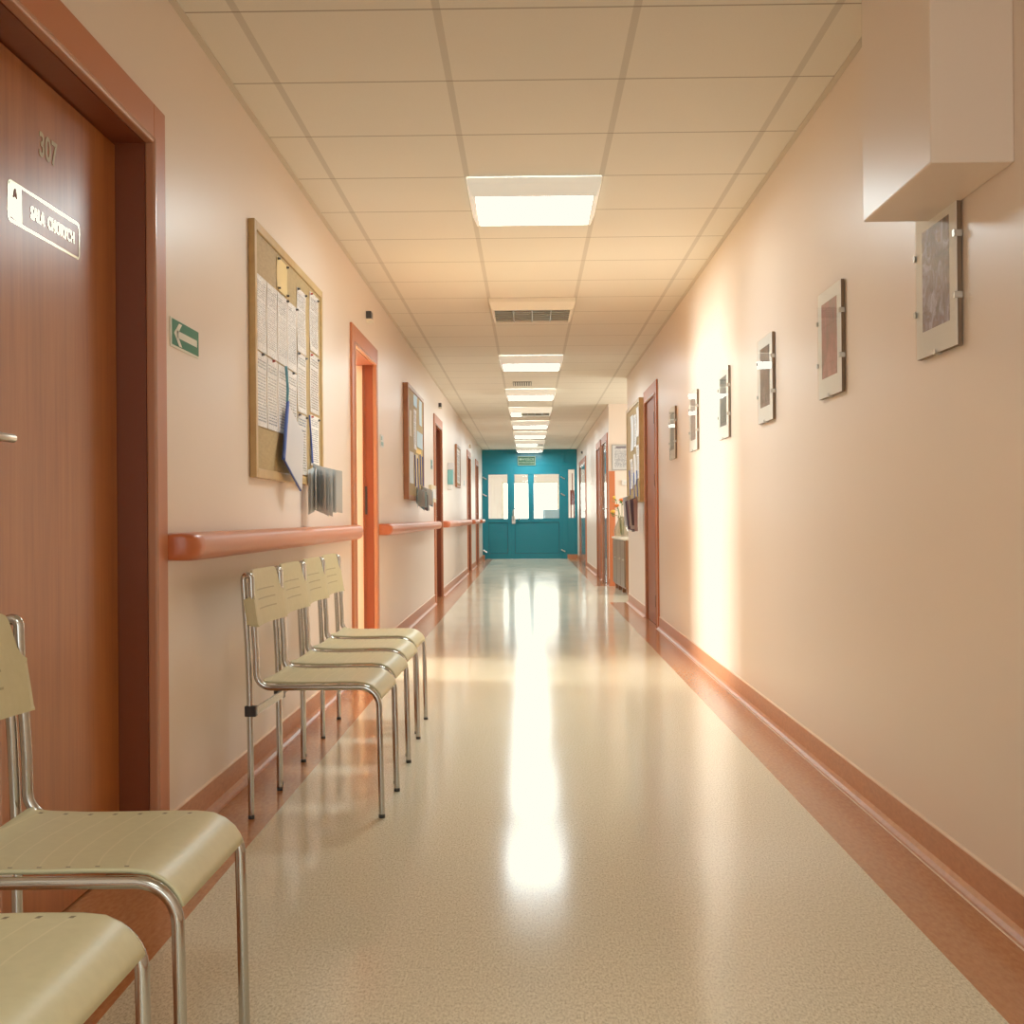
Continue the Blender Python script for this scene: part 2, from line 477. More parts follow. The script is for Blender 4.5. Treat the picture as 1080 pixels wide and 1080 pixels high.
# ------------------------------------------------------------------ room shell
fl = MB()
BL, BR = -0.818, 0.880
def fquad(x0, x1, y0, y1, mi): fl.add([(x0,y0,0),(x1,y0,0),(x1,y1,0),(x0,y1,0)], [(0,1,2,3)], mi)
fquad(XL-WT, BL, YB, YE, 1); fquad(BL, BR, YB, YE, 0)
fquad(BR, XR, YB, YA0, 1); fquad(BR, XR, YA0, YA1, 0); fquad(BR, XR, YA1, YE, 1)
fquad(XR, XR+WT, YB, YA0, 1); fquad(XR, XA, YA0, YA1, 0); fquad(XR, XR+WT, YA1, YE, 1)
fquad(-6.2, XL-WT, 4.8, 12.2, 0)
fquad(-1.9, 1.9, YE, 32.2, 0)
tag(fl.build('floor', [M['floor'], M['border']]), 'glossy cream flecked vinyl corridor floor with orange borders', 'floor', kind='structure')

ce = MB()
def cquad(x0, x1, y0, y1): ce.add([(x0,y0,H),(x0,y1,H),(x1,y1,H),(x1,y0,H)], [(0,1,2,3)])
cquad(XL-WT, XR+WT, YB, YE+0.1); cquad(XR+WT, XA, YA0-0.1, YA1+0.1)
tag(ce.build('ceiling', M['tile']), 'suspended tile ceiling of the corridor', 'ceiling', kind='structure')
cr = MB()
cr.box(-6.2, XL-WT, 4.8, 12.2, 2.7, 2.75); cr.box(-1.9, 1.9, YE+0.1, 32.2, 2.6, 2.65)
tag(cr.build('ceiling_side_rooms', M['wall_white']), 'plain ceilings of the rooms beyond the doorways', 'ceiling', kind='structure')

def wall_with_doors(mb, x0, x1, y0, y1, doors):
    y = y0
    for (a, b) in sorted(doors):
        mb.box(x0, x1, y, a + CW - 0.02, 0, H + 0.1)
        mb.box(x0, x1, a + CW - 0.02, b - CW + 0.02, DI + 0.02, H + 0.1)
        y = b - CW + 0.02
    mb.box(x0, x1, y, y1, 0, H + 0.1)
wl = MB()
a2, b2 = LEFT_DOORS[2]
wall_with_doors(wl, XL-WT, XL, YB, b2 - CW + 0.02 + 1e-4, [LEFT_DOORS[1], LEFT_DOORS[2]])
wl.box(XL-0.068, XL, b2 - CW + 0.02, b2 + 0.75, 0, H + 0.1)      # thin partition beyond the open doorway
wall_with_doors(wl, XL-WT, XL, b2 + 0.75, YE+0.1, [LEFT_DOORS[k] for k in (3, 4, 5)])
tag(wl.build('wall_left', M['wall']), 'peach painted left wall with five doorways', 'wall', kind='structure')
wr = MB()
wall_with_doors(wr, XR, XR+WT, YB, YA0, [RIGHT_DOORS[6]])
wall_with_doors(wr, XR, XR+WT, YA1, YE+0.1, [RIGHT_DOORS[k] for k in (7, 8, 9)])
tag(wr.build('wall_right', M['wall']), 'peach painted right wall hung with six pictures', 'wall', kind='structure')
wa = MB()
wa.box(XR+WT, XA, YA1, YA1+WT, 0, H+0.1)
wa.box(XR+WT, XA, YA0-WT, YA0, 0, H+0.1)
wy0, wy1, wz0, wz1 = YA0+0.4, YA1-0.4, 0.85, 2.2
wa.box(XA, XA+WT, YA0-WT, wy0, 0, H+0.1); wa.box(XA, XA+WT, wy1, YA1+WT, 0, H+0.1)
wa.box(XA, XA+WT, wy0, wy1, 0, wz0); wa.box(XA, XA+WT, wy0, wy1, wz1, H+0.1)
tag(wa.build('wall_alcove', M['wall']), 'peach walls of the side recess on the right', 'wall', kind='structure')
tag(MB().box(XL-WT, -0.8, YB-WT, YB, 0, H+0.1).box(0.85, XR+WT, YB-WT, YB, 0, H+0.1).box(-0.8, 0.85, YB-WT, YB, 2.1, H+0.1).box(-0.8, 0.85, YB-WT, YB, 0, 0.25).build('wall_back', M['wall']), 'wall closing the corridor behind the viewer', 'wall', kind='structure')
# room behind the open door, window in its far wall
rm = MB()
ry0, ry1, rz0, rz1 = 7.85, 9.75, 0.80, 1.95
rm.box(-6.35, XL-WT, 12.2, 12.35, 0, 2.75); rm.box(-6.35, XL-WT, 4.65, 4.8, 0, 2.75)
rm.box(-6.35, -6.2, 4.65, ry0, 0, 2.75); rm.box(-6.35, -6.2, ry1, 12.35, 0, 2.75)
rm.box(-6.35, -6.2, ry0, ry1, 0, rz0); rm.box(-6.35, -6.2, ry0, ry1, rz1, 2.75)
tag(rm.build('wall_side_room', M['room_cream']), 'cream walls of the sunlit room behind the open door', 'wall', kind='structure')
# lobby beyond the blue doors
lb = MB()
lx0, lx1, lz0, lz1 = -0.70, 0.80, 0.62, 1.88
lb.box(-1.9, lx0, 32.0, 32.15, 0, 2.65); lb.box(lx1, 1.9, 32.0, 32.15, 0, 2.65)
lb.box(lx0, lx1, 32.0, 32.15, 0, lz0); lb.box(lx0, lx1, 32.0, 32.15, lz1, 2.65)
lb.box(-1.9, -1.75, YE+0.1, 32, 0, 2.65); lb.box(1.75, 1.9, YE+0.1, 32, 0, 2.65)
lb.box(-1.9, XL-WT, YE, YE+0.1, 0, 2.65); lb.box(XR+WT, 1.9, YE, YE+0.1, 0, 2.65)
lb.box(XL-WT, XR+WT, YE, YE+0.1, H, 2.65)
tag(lb.build('wall_lobby', M['lobby_pink']), 'pale pink walls of the lobby beyond the blue doors', 'wall', kind='structure')

def window(n, label, plane, a0, a1, z0, z1, pos, glow, bars):
    root = empty('window_%d' % n)
    tag(root, label, 'window', kind='structure')
    fr, gl = MB(), MB()
    t = 0.05
    def B(mb, p, q, r, s, d0, d1):
        if plane == 'x': mb.box(pos+d0, pos+d1, p, q, r, s)
        else: mb.box(p, q, pos+d0, pos+d1, r, s)
    B(fr, a0, a0+t, z0, z1, -0.02, 0.05); B(fr, a1-t, a1, z0, z1, -0.02, 0.05)
    B(fr, a0+t, a1-t, z0, z0+t, -0.02, 0.05); B(fr, a0+t, a1-t, z1-t, z1, -0.02, 0.05)
    for k in range(bars):
        c = a0 + (a1-a0)*(k+1)/(bars+1)
        B(fr, c-0.03, c+0.03, z0+t, z1-t, -0.02, 0.05)
    if plane == 'x': gl.add([(pos+0.03,a0,z0),(pos+0.03,a1,z0),(pos+0.03,a1,z1),(pos+0.03,a0,z1)], [(0,1,2,3)])
    else: gl.add([(a0,pos+0.03,z0),(a1,pos+0.03,z0),(a1,pos+0.03,z1),(a0,pos+0.03,z1)], [(0,1,2,3)])
    fr.build('window_frame', M['white_metal'], root)
    gl.build('bright_pane', glow, root)
window(1, 'bright window in the room behind the open door', 'x', ry0, ry1, rz0, rz1, -6.26, M['day_room'], 0)
window(2, 'daylit window inside the side recess', 'x', wy0, wy1, wz0, wz1, XA+0.02, M['day_alcove'], 1)
window(4, 'unseen fill light pane added behind the viewer', 'y', -0.8, 0.85, 0.25, 2.1, YB-0.08, M['fill_back'], 1)  # added out of view as fill light for the near end
window(3, 'bright lobby window seen through the blue doors', 'y', lx0, lx1, lz0, lz1, 32.02, M['day_lobby'], 0)

# boxed-in shaft stub hanging high on the right wall
tag(MB().box(0.905, XR, 2.735, 3.285, 1.727, H).build('wall_right_boxing', M['wall'], bevel=0.004),
    'square boxed-in stub hanging from the ceiling on the right wall', 'wall boxing', kind='structure')

# skirting: coved orange vinyl with a pale weld bead
def skirting(mb, side, y0, y1):
    s = 1 if side == 'l' else -1
    x = XL if side == 'l' else XR
    prof = [(x, 0.0005), (x+s*0.032, 0.0005), (x+s*0.024, 0.003), (x+s*0.014, 0.010), (x+s*0.007, 0.022), (x+s*0.005, 0.096), (x, 0.100)]
    mb.prism(prof, 'y', y0, y1, 0)
    mb.prism([(x, 0.0975), (x+s*0.0065, 0.0955), (x+s*0.0065, 0.099), (x, 0.102)], 'y', y0, y1, 1)
    if side == 'r': mb.prism([(x+s*0.029, 0.0006), (x+s*0.035, 0.0006), (x+s*0.034, 0.002), (x+s*0.030, 0.002)], 'y', y0, y1, 1)
bl = MB(); y = YB
for a, b in sorted(LEFT_DOORS.values()):
    skirting(bl, 'l', y, a); y = b
skirting(bl, 'l', y, YE)
tag(bl.build('baseboard_left', [M['skirt'], M['weld']]), 'orange coved vinyl skirting along the left wall', 'skirting', kind='structure')
br = MB(); y = YB
for a, b in sorted(RIGHT_DOORS.values()):
    if a < YA0 < b or y < YA0 < a:
        skirting(br, 'r', y, YA0); y = YA1
        if a > y: skirting(br, 'r', y, a)
    else:
        skirting(br, 'r', y, a)
    y = b
skirting(br, 'r', y, YE)
br.box(XR, XA, YA1-0.006, YA1, 0, 0.1)
br.box(0.865, XR-0.006, YE-0.07, YE-0.06, 0.0, 0.1); br.box(XL+0.006, -0.99, YE-0.07, YE-0.06, 0.0, 0.1)
tag(br.build('baseboard_right', [M['skirt'], M['weld']]), 'orange coved vinyl skirting along the right wall', 'skirting', kind='structure')
for nm, x0, x1, lab in (('trim_1', XL, XL+0.022, 'left'), ('trim_2', XR-0.022, XR, 'right')):
    t = MB()
    if lab == 'left': t.box(x0, x1, YB, YE, H-0.004, H-0.0005)
    else:
        t.box(x0, x1, YB, 2.73, H-0.004, H-0.0005); t.box(x0, x1, 3.29, YA0, H-0.004, H-0.0005); t.box(x0, x1, YA1, YE, H-0.004, H-0.0005)
    tag(t.build(nm, M['angle']), 'thin grey metal angle where the ceiling meets the %s wall' % lab, 'ceiling trim', kind='structure')

# ------------------------------------------------------------------ doors
def lever(parent, x, y, z, s, d, mat):
    """lever handle on a face with outward sign s (x), lever pointing along d (y)."""
    b = MB()
    b.box(x, x+s*0.006, y-0.02, y+0.02, z-0.12, z+0.05)
    b.tube([(x, y, z), (x+s*0.045, y, z), (x+s*0.055, y+d*0.012, z), (x+s*0.056, y+d*0.12, z)], 0.009, 10)
    return b.build('handle', mat, parent)

def door(n, side, span, label, leaf_mat, leaf='recess', jamb=None, handle=None, hinges=False):
    a, b = span
    s = 1 if side == 'l' else -1
    x = XL if side == 'l' else XR
    root = empty('door_%d' % n, (0, 0, 0))
    tag(root, label, 'door', kind='structure')
    i0, i1 = a + CW, b - CW
    EW = 0.018
    fr = MB()
    q = 0.014
    for (p0, p1) in ((a, i0 - EW), (i1 + EW, b)):
        fr.box(x - s*0.002, x + s*q, p0, p1, 0, DT)
    fr.box(x - s*0.002, x + s*q, i0 - EW, i1 + EW, DI + EW, DT)
    fr.build('casing', M['frame'], root, bevel=0.003)
    ed = MB()
    for (p0, p1) in ((i0 - EW, i0), (i1, i1 + EW)):
        ed.box(x - s*0.008, x + s*0.020, p0, p1, 0, DI + EW)
    ed.box(x - s*0.008, x + s*0.020, i0, i1, DI, DI + EW)
    ed.build('frame_edge', M['frame_edge'], root, bevel=0.006)
    jb = MB()
    d = WT + 0.01
    d1_ = 0.066 if leaf == 'open' else d
    jb.box(x - s*d, x - s*0.008, i0 - 0.04, i0, 0, DI); jb.box(x - s*d1_, x - s*0.008, i1, i1 + 0.04, 0, DI)
    if leaf == 'open':
        st_ = MB(); st_.box(x - s*0.066, x - s*0.050, i1 - 0.004, i1, 0.97, 1.16); st_.build('strike_plate', M['black'], root)
        rb_ = MB(); rb_.box(x - s*0.078, x - s*0.060, i1 - 0.003, i1 + 0.02, 0, DI); rb_.build('jamb_rebate', M['jamb_dark'], root)
    jb.box(x - s*d, x - s*0.008, i0 - 0.04, i1 + 0.04, DI, DI + 0.04)
    jb.build('jamb', jamb or M['jamb'], root)
    if leaf == 'recess':
        xl = x - s*0.088
        lf = bx('leaf', leaf_mat, root, xl, xl - s*0.045, i0 + 0.006, i1 - 0.006, 0.006, DI - 0.006)
        sl = MB()
        sl.box(xl - s*0.02, xl - s*0.03, i0, i1, 0, DI)
        sl.build('door_seal', M['seal'], root)
    elif leaf == 'flush':
        xl = x - s*0.004
        lf = bx('leaf', leaf_mat, root, xl, xl - s*0.045, i0 + 0.004, i1 - 0.004, 0.006, DI - 0.004)
    elif leaf == 'open':
        xl = x - s*WT
        lf = bx('leaf', leaf_mat, root, x - s*(WT+0.02), x - s*(WT+0.02+1.0), i0 - 0.06, i0 - 0.015, 0.006, DI - 0.006)
    if handle is not None:
        y = i0 + 0.07 if handle == 'near' else i1 - 0.07
        lever(lf, xl, y, 1.05, s, 1 if handle == 'near' else -1, M['steel'])
    if hinges:
        for z in (0.22, 1.25, 1.78):
            hb = MB().tube([(x+s*0.012, i0+0.012, z-0.05), (x+s*0.012, i0+0.012, z+0.05)], 0.011, 10)
            hb.build('hinge', M['black'], root)
    return root, lf, xl

d1, leaf1, xl1 = door(1, 'l', LEFT_DOORS[1], 'nearest closed cherry wood door numbered 307 on the left wall', M['door_wood'], 'recess', M['jamb_dark'], None)
# lever of 307
lever(leaf1, xl1, 2.40, 1.115, 1, 1, M['steel'])
xs = xl1 + 0.001
text_mesh('door_number', '307', 0.080, M['gold_flat'], on_left(xs, 2.855, 1.815), leaf1, depth=0.0003, bold=0.0016, sx=0.92)
pl = MB()
def ring(mb, y0, y1, z0, z1, w, r, x):
    out, inn = [], []
    for (cy, cz, a0) in ((y1-r, z1-r, 0), (y0+r, z1-r, 90), (y0+r, z0+r, 180), (y1-r, z0+r, 270)):
        for k in range(6):
            an = math.radians(a0 + 18*k)
            out.append((cy + r*math.cos(an), cz + r*math.sin(an)))
            inn.append((cy + (r-w)*math.cos(an), cz + (r-w)*math.sin(an)))
    n = len(out)
    vs = [(x, p[0], p[1]) for p in out] + [(x, p[0], p[1]) for p in inn]
    mb.add(vs, [(i, (i+1) % n, (i+1) % n + n, i+n) for i in range(n)])
ring(pl, 2.630, 3.055, 1.598, 1.690, 0.006, 0.016, xs)
plate = pl.build('name_plate', M['gold'], leaf1)
pb = MB()
pb.add([(xs, 2.636, 1.612), (xs, 2.702, 1.604), (xs, 2.702, 1.684), (xs, 2.636, 1.684)], [(0, 1, 2, 3)])
pb.build('plate_symbol_block', M['gold'], plate)
text_mesh('plate_symbol', '^', 0.05, M['door_dark'], on_left(xs+0.0008, 2.668, 1.655), plate, bold=0.001)
text_mesh('plate_lettering', 'SALA  CHORYCH', 0.041, M['gold'], on_left(xs+0.0004, 2.885, 1.644), plate, depth=0.0002, bold=0.0004, sx=0.84)

door(2, 'l', LEFT_DOORS[2], 'open doorway with terracotta frame letting daylight into the corridor', M['door_dark'], 'open', M['jamb'])
door(3, 'l', LEFT_DOORS[3], 'closed dark red door on the left wall beyond the second notice board', M['door_dark'], 'recess', M['jamb_dark'], 'near')
door(4, 'l', LEFT_DOORS[4], 'second last closed door on the left wall', M['door_dark'], 'recess', M['jamb_dark'])
door(5, 'l', LEFT_DOORS[5], 'last closed door on the left wall before the blue doors', M['door_dark'], 'recess', M['jamb_dark'])
door(6, 'r', RIGHT_DOORS[6], 'nearest closed reddish door on the right wall after the pictures', M['door_dark'], 'flush', M['jamb'], None, True)
door(7, 'r', RIGHT_DOORS[7], 'shiny grey blue door on the right just past the flowers', M['greyblue'], 'flush', M['jamb_dark'], 'near')
door(8, 'r', RIGHT_DOORS[8], 'closed brown door on the right beyond the shiny grey blue door', M['door_dark'], 'flush', M['jamb'])
door(9, 'r', RIGHT_DOORS[9], 'wide shiny grey blue door on the right close to the end doors', M['greyblue'], 'flush', M['jamb_dark'], 'near')

# strike plate and lock on the open door's far jamb
# ------------------------------------------------------------------ blue end partition and its doors
e = empty('door_10'); tag(e, 'petrol blue glazed double doors filling the corridor end', 'door', kind='structure')
yf = YE - 0.06   # front of frame
def slab(mb, x0, x1, z0, z1, d0=0.0, d1=0.06, mi=0): mb.box(x0, x1, yf + d0, yf + d1, z0, z1, mi)
f = MB()
slab(f, XL, -0.955, 0.0, 2.10); slab(f, 0.755, 0.875, 0.0, 2.10)           # posts
slab(f, XL, XR, 2.10, 2.16)                                                # transom rail
slab(f, XL, XR, 2.40, H); slab(f, XL, -0.96, 2.16, 2.40); slab(f, 1.02, XR, 2.16, 2.40); slab(f, 0.755, 0.815, 2.16, 2.40)
f.build('partition_frame', M['blue'], e, bevel=0.004)
p = MB(); slab(p, -0.96, 0.755, 2.16, 2.40, 0.015, 0.045); slab(p, 0.815, 1.02, 2.16, 2.40, 0.015, 0.045)
p.build('transom_panel', M['blue'], e)
# left leaf
def leaf(name, x0, x1, wx0, wx1, wz1, muntins=()):
    L = MB()
    slab(L, x0, wx0, 0.003, 2.103, 0.004, 0.05); slab(L, wx1, x1, 0.003, 2.103, 0.004, 0.05)
    slab(L, wx0, wx1, wz1, 2.103, 0.004, 0.05); slab(L, wx0, wx1, 0.825, 0.915, 0.004, 0.05); slab(L, wx0, wx1, 0.003, 0.13, 0.004, 0.05)
    for (m0, m1) in muntins: slab(L, m0, m1, 0.915, wz1, 0.010, 0.05)
    o = L.build(name, M['blue'], e, bevel=0.004)
    g = MB(); slab(g, wx0, wx1, 0.915, wz1, 0.024, 0.030); g.build('glass_pane', M['door_glass'], o)
    k = MB(); slab(k, wx0 + 0.008, wx1 - 0.008, 0.138, 0.817, 0.016, 0.044); k.build('lower_panel', M['blue'], o)
    k = MB()
    for (q0, q1, r0, r1) in ((wx0, wx0+0.008, 0.13, 0.825), (wx1-0.008, wx1, 0.13, 0.825), (wx0, wx1, 0.13, 0.138), (wx0, wx1, 0.817, 0.825)):
        slab(k, q0, q1, r0, r1, 0.03, 0.04)
    k.build('panel_groove', M['blue_dark'], o)
    return o
lfl = leaf('left_leaf', -0.958, -0.396, -0.895, -0.470, 1.90)
lfr = leaf('right_leaf', -0.396, 0.758, -0.310, 0.685, 1.90, [(-0.01, 0.125)])
h = MB()
h.tube([(-0.345, yf, 0.88), (-0.345, yf-0.05, 0.90)] + [(-0.345 + 0.065*(1-math.cos(t)), yf-0.055, 1.06 + 0.075*math.sin(t)) for t in [PI*k/10 for k in range(11)]] + [(-0.215, yf-0.05, 0.90), (-0.215, yf, 0.88)], 0.012, 8)
h.box(-0.375, -0.30, yf-0.006, yf, 0.80, 0.97)
h.build('pull_handle', M['steel'], lfr)
for (x, zs) in ((-0.985, (0.18, 1.44, 1.82)), (0.765, (0.185, 1.44, 1.815))):
    for z in zs:
        hb = MB(); hb.tube([(x-0.04, yf-0.012, z+0.03), (x+0.005, yf-0.012, z), (x+0.05, yf-0.012, z-0.02)], 0.012, 8)
        hb.build('hinge', M['steel'], e)
# sidelight
sl = MB()
slab(sl, 0.875, 0.897, 0.10, 2.10); slab(sl, 1.035, XR, 0.10, 2.10); slab(sl, 0.897, 1.035, 2.00, 2.10)
slab(sl, 0.897, 1.035, 0.10, 0.92)
sd = sl.build('sidelight', M['blue'], e, bevel=0.003)
g = MB(); slab(g, 0.897, 1.035, 0.92, 2.00, 0.024, 0.030); g.build('glass_pane', M['door_glass'], sd)

# ------------------------------------------------------------------ things in the lobby
st = empty('drip_stand', (1.02, 28.3, 0)); tag(st, 'red unit on thin stand behind the narrow side pane of the blue doors', 'stand')
b = MB(); b.box(-0.055, 0.055, -0.05, 0.05, 1.22, 1.56); b.build('red_unit', M['red'], st, bevel=0.01)
b = MB(); b.tube([(-0.035, 0, 0.02), (-0.035, 0, 1.22)], 0.012, 8); b.tube([(0.035, 0, 0.02), (0.035, 0, 1.22)], 0.012, 8)
b.tube([(0, 0, 1.56), (0, 0, 1.95)], 0.012, 8); b.box(-0.08, 0.08, -0.12, 0.12, 0.0, 0.03)
b.build('pole', M['red'], st)
bc = empty('lobby_chair', (0.58, 29.6, 0)); tag(bc, 'pale blue chair in the lobby behind the right glass pane', 'chair')
b = MB(); b.box(-0.24, 0.24, -0.03, 0.03, 0.55, 1.13); b.build('backrest', M['chair_blue'], bc, bevel=0.02)
b = MB(); b.box(-0.24, 0.24, -0.48, -0.03, 0.40, 0.47); b.build('seat', M['chair_blue'], bc, bevel=0.02)
for (x, y) in ((-0.21, -0.45), (0.21, -0.45), (-0.21, 0.0), (0.21, 0.0)):
    b = MB(); b.tube([(x, y, 0), (x, y, 0.55 if y > -0.1 else 0.40)], 0.012, 8); b.build('leg', M['chrome'], bc)

# ------------------------------------------------------------------ chairs
def arc(cx, cz, r, a0, a1, n):
    return [(cx + r*math.cos(math.radians(a0 + (a1-a0)*k/n)), cz + r*math.sin(math.radians(a0 + (a1-a0)*k/n))) for k in range(n+1)]

def make_chair():
    root = empty('visitor_chair')
    R = 0.0098
    for s in (-1, 1):
        # one bent tube: rear foot - up to the backrest top - hairpin - seat rail - front leg
        path = [(-0.205, 0.012), (-0.206, 0.2), (-0.208, 0.42), (-0.213, 0.55), (-0.221, 0.68), (-0.225, 0.752)]
        path += arc(-0.2125, 0.755, 0.0125, 170, 10, 6)
        path += [(-0.199, 0.70), (-0.193, 0.62), (-0.187, 0.52), (-0.186, 0.462)]
        path += arc(-0.140, 0.458, 0.046, 185, 270, 7)
        path += [(-0.05, 0.412), (0.06, 0.412), (0.135, 0.412)]
        path += arc(0.138, 0.350, 0.062, 88, 3, 9)
        path += [(0.202, 0.25), (0.204, 0.12), (0.206, 0.012)]
        pts = []
        for i, (x, z) in enumerate(path):
            t = (x + 0.205) / 0.41
            pts.append((x, s*(0.200 - 0.014*max(0.0, min(1.0, t))), z))
        sf = MB().tube(pts, R, 12).build('side_frame', M['chrome'], root)
        for (x, y) in ((-0.205, s*0.200), (0.206, s*0.186)):
            fc = MB().lathe([(0.0, 0.0), (0.0100, 0.0), (0.0106, 0.002), (0.0104, 0.011), (0.0, 0.011)], (x, y, 0.0), 12)
            fc.build('foot_cap', M['black'], sf)
        cl = MB().box(-0.222, -0.185, s*0.200 - 0.012, s*0.200 + 0.012, 0.322, 0.356)
        cl.build('clamp', M['black'], root, bevel=0.003)
    cb = MB().box(-0.194, -0.186, -0.19, 0.19, 0.325, 0.352)
    cb.build('cross_bar', M['chrome'], root, bevel=0.002)
    # seat: waterfall front, slightly dished
    prof = [(-0.172, 0.436), (-0.165, 0.430), (-0.13, 0.4275), (-0.07, 0.4255), (0.0, 0.4260), (0.07, 0.4275), (0.125, 0.4275), (0.155, 0.4245),
            (0.176, 0.415), (0.193, 0.401), (0.203, 0.386), (0.2075, 0.372)]
    ys = [-0.179, -0.175, -0.16, -0.12, -0.06, 0, 0.06, 0.12, 0.16, 0.175, 0.179]
    vs, fs = [], []
    nP, nY = len(prof), len(ys)
    for lay in (0, 1):
        for i, (x, z) in enumerate(prof):
            i0, i1 = max(0, i-1), min(nP-1, i+1)
            dx, dz = prof[i1][0]-prof[i0][0], prof[i1][1]-prof[i0][1]
            L = math.hypot(dx, dz); nx, nz = -dz/L, dx/L
            for yv in ys:
                dip = -0.007*(1-(yv/0.179)**2) * max(0.0, 1-max(0.0, (x-0.10)/0.07)) if x < 0.17 else 0.0
                off = -0.007*lay
                xx = x
                if i in (0,) and abs(yv) > 0.17: xx += 0.006
                vs.append((xx + nx*off, yv, z + dip + nz*off + 0.0015))
    def I(l, i, j): return l*nP*nY + i*nY + j
    for i in range(nP-1):
        for j in range(nY-1):
            fs.append((I(0,i,j), I(0,i+1,j), I(0,i+1,j+1), I(0,i,j+1)))
            fs.append((I(1,i,j), I(1,i,j+1), I(1,i+1,j+1), I(1,i+1,j)))
    for j in range(nY-1):
        fs.append((I(0,0,j), I(0,0,j+1), I(1,0,j+1), I(1,0,j)))
        fs.append((I(0,nP-1,j), I(1,nP-1,j), I(1,nP-1,j+1), I(0,nP-1,j+1)))
    for i in range(nP-1):
        fs.append((I(0,i,0), I(1,i,0), I(1,i+1,0), I(0,i+1,0)))
        fs.append((I(0,i,nY-1), I(0,i+1,nY-1), I(1,i+1,nY-1), I(1,i,nY-1)))
    mb = MB(); mb.add(vs, fs, 0, True)
    seat = mb.build('seat', M['seat'], root)
    seat.data.polygons.foreach_set('use_smooth', [True]*len(seat.data.polygons))
    # backrest: wide lower band, narrower top with notches where the tube loops show
    half = [(0.604, 0.205), (0.607, 0.213), (0.613, 0.2165), (0.650, 0.2165), (0.690, 0.2165), (0.697, 0.212), (0.706, 0.190), (0.720, 0.180), (0.745, 0.174), (0.766, 0.168), (0.777, 0.160), (0.781, 0.150)]
    rows = half
    vs, fs = [], []
    U = [-1, -0.965, -0.9, -0.7, -0.4, 0, 0.4, 0.7, 0.9, 0.965, 1]
    for lay in (0, 1):
        for (z, w) in rows:
            for uu in U:
                yv = uu*w
                xb = -0.171 - (z-0.60)*0.15 - 0.020*(1-(yv/0.2165)**2)
                # the lower band curls back round the tubes at its ends
                if abs(yv) > 0.208: xb -= 0.030*min(1.0, (abs(yv)-0.208)/0.008)
                vs.append((xb - (0.007 if lay else 0.0), yv, z))
    nR, nU = len(rows), len(U)
    def J(l, i, j): return l*nR*nU + i*nU + j
    for i in range(nR-1):
        for j in range(nU-1):
            fs.append((J(0,i,j), J(0,i,j+1), J(0,i+1,j+1), J(0,i+1,j)))
            fs.append((J(1,i,j), J(1,i+1,j), J(1,i+1,j+1), J(1,i,j+1)))
    for j in range(nU-1):
        fs.append((J(0,0,j), J(1,0,j), J(1,0,j+1), J(0,0,j+1)))
        fs.append((J(0,nR-1,j), J(0,nR-1,j+1), J(1,nR-1,j+1), J(1,nR-1,j)))
    for i in range(nR-1):
        fs.append((J(0,i,0), J(0,i+1,0), J(1,i+1,0), J(1,i,0)))
        fs.append((J(0,i,nU-1), J(1,i,nU-1), J(1,i+1,nU-1), J(0,i+1,nU-1)))
    mb = MB(); mb.add(vs, fs, 0, False)
    back = mb.build('backrest', M['backrest'], root)
    return root

def backrest_mat():
    m, nt, b = new_mat('cream_grooved_backrest')
    oc = objcoord(nt)
    sep = N(nt, 'ShaderNodeSeparateXYZ'); nt.links.new(oc, sep.inputs[0])
    g = None
    for z in (0.655, 0.685, 0.715):
        k = math_node(nt, 'LESS_THAN', math_node(nt, 'ABSOLUTE', math_node(nt, 'SUBTRACT', sep.outputs[2], z)), 0.0022)
        g = k if g is None else math_node(nt, 'MAXIMUM', g, k)
    g = math_node(nt, 'MULTIPLY', g, math_node(nt, 'LESS_THAN', math_node(nt, 'ABSOLUTE', sep.outputs[1]), 0.12))
    f = noise(nt, oc, 60, 3)
    c = mixc(nt, f, (0.52, 0.45, 0.24), (0.60, 0.53, 0.30))
    c = mixc(nt, math_node(nt, 'MULTIPLY', g, 0.6), c, (0.22, 0.16, 0.07))
    nt.links.new(c, b.inputs['Base Color'])
    b.inputs['Roughness'].default_value = 0.45
    return m
M['backrest'] = backrest_mat()

chair0 = make_chair()
CH = [(-0.672, 4.030, -0.020, 'cream chair with chrome legs, nearest of the row of four', 'cream chairs in the row of four'),
      (-0.680, 4.520, -0.020, 'cream chair with chrome legs, second of the row of four', 'cream chairs in the row of four'),
      (-0.688, 5.020, -0.020, 'cream chair with chrome legs, third of the row of four', 'cream chairs in the row of four'),
      (-0.698, 5.520, -0.020, 'cream chair with chrome legs, farthest of the row of four', 'cream chairs in the row of four'),
      (-0.718, 1.975, -0.010, 'cream foreground chair whose whole ribbed seat front shows before door 307', 'cream chairs before the numbered door'),
      (-0.716, 1.418, -0.010, 'cream chair cut off in the lower left corner of the photo', 'cream chairs before the numbered door')]
for i, (x, y, rz, lab, grp) in enumerate(CH):
    c = chair0 if i == 0 else copy_tree(chair0)
    c.location = (x, y, 0); c.rotation_euler = (0, 0, rz)
    tag(c, lab, 'chair', grp)

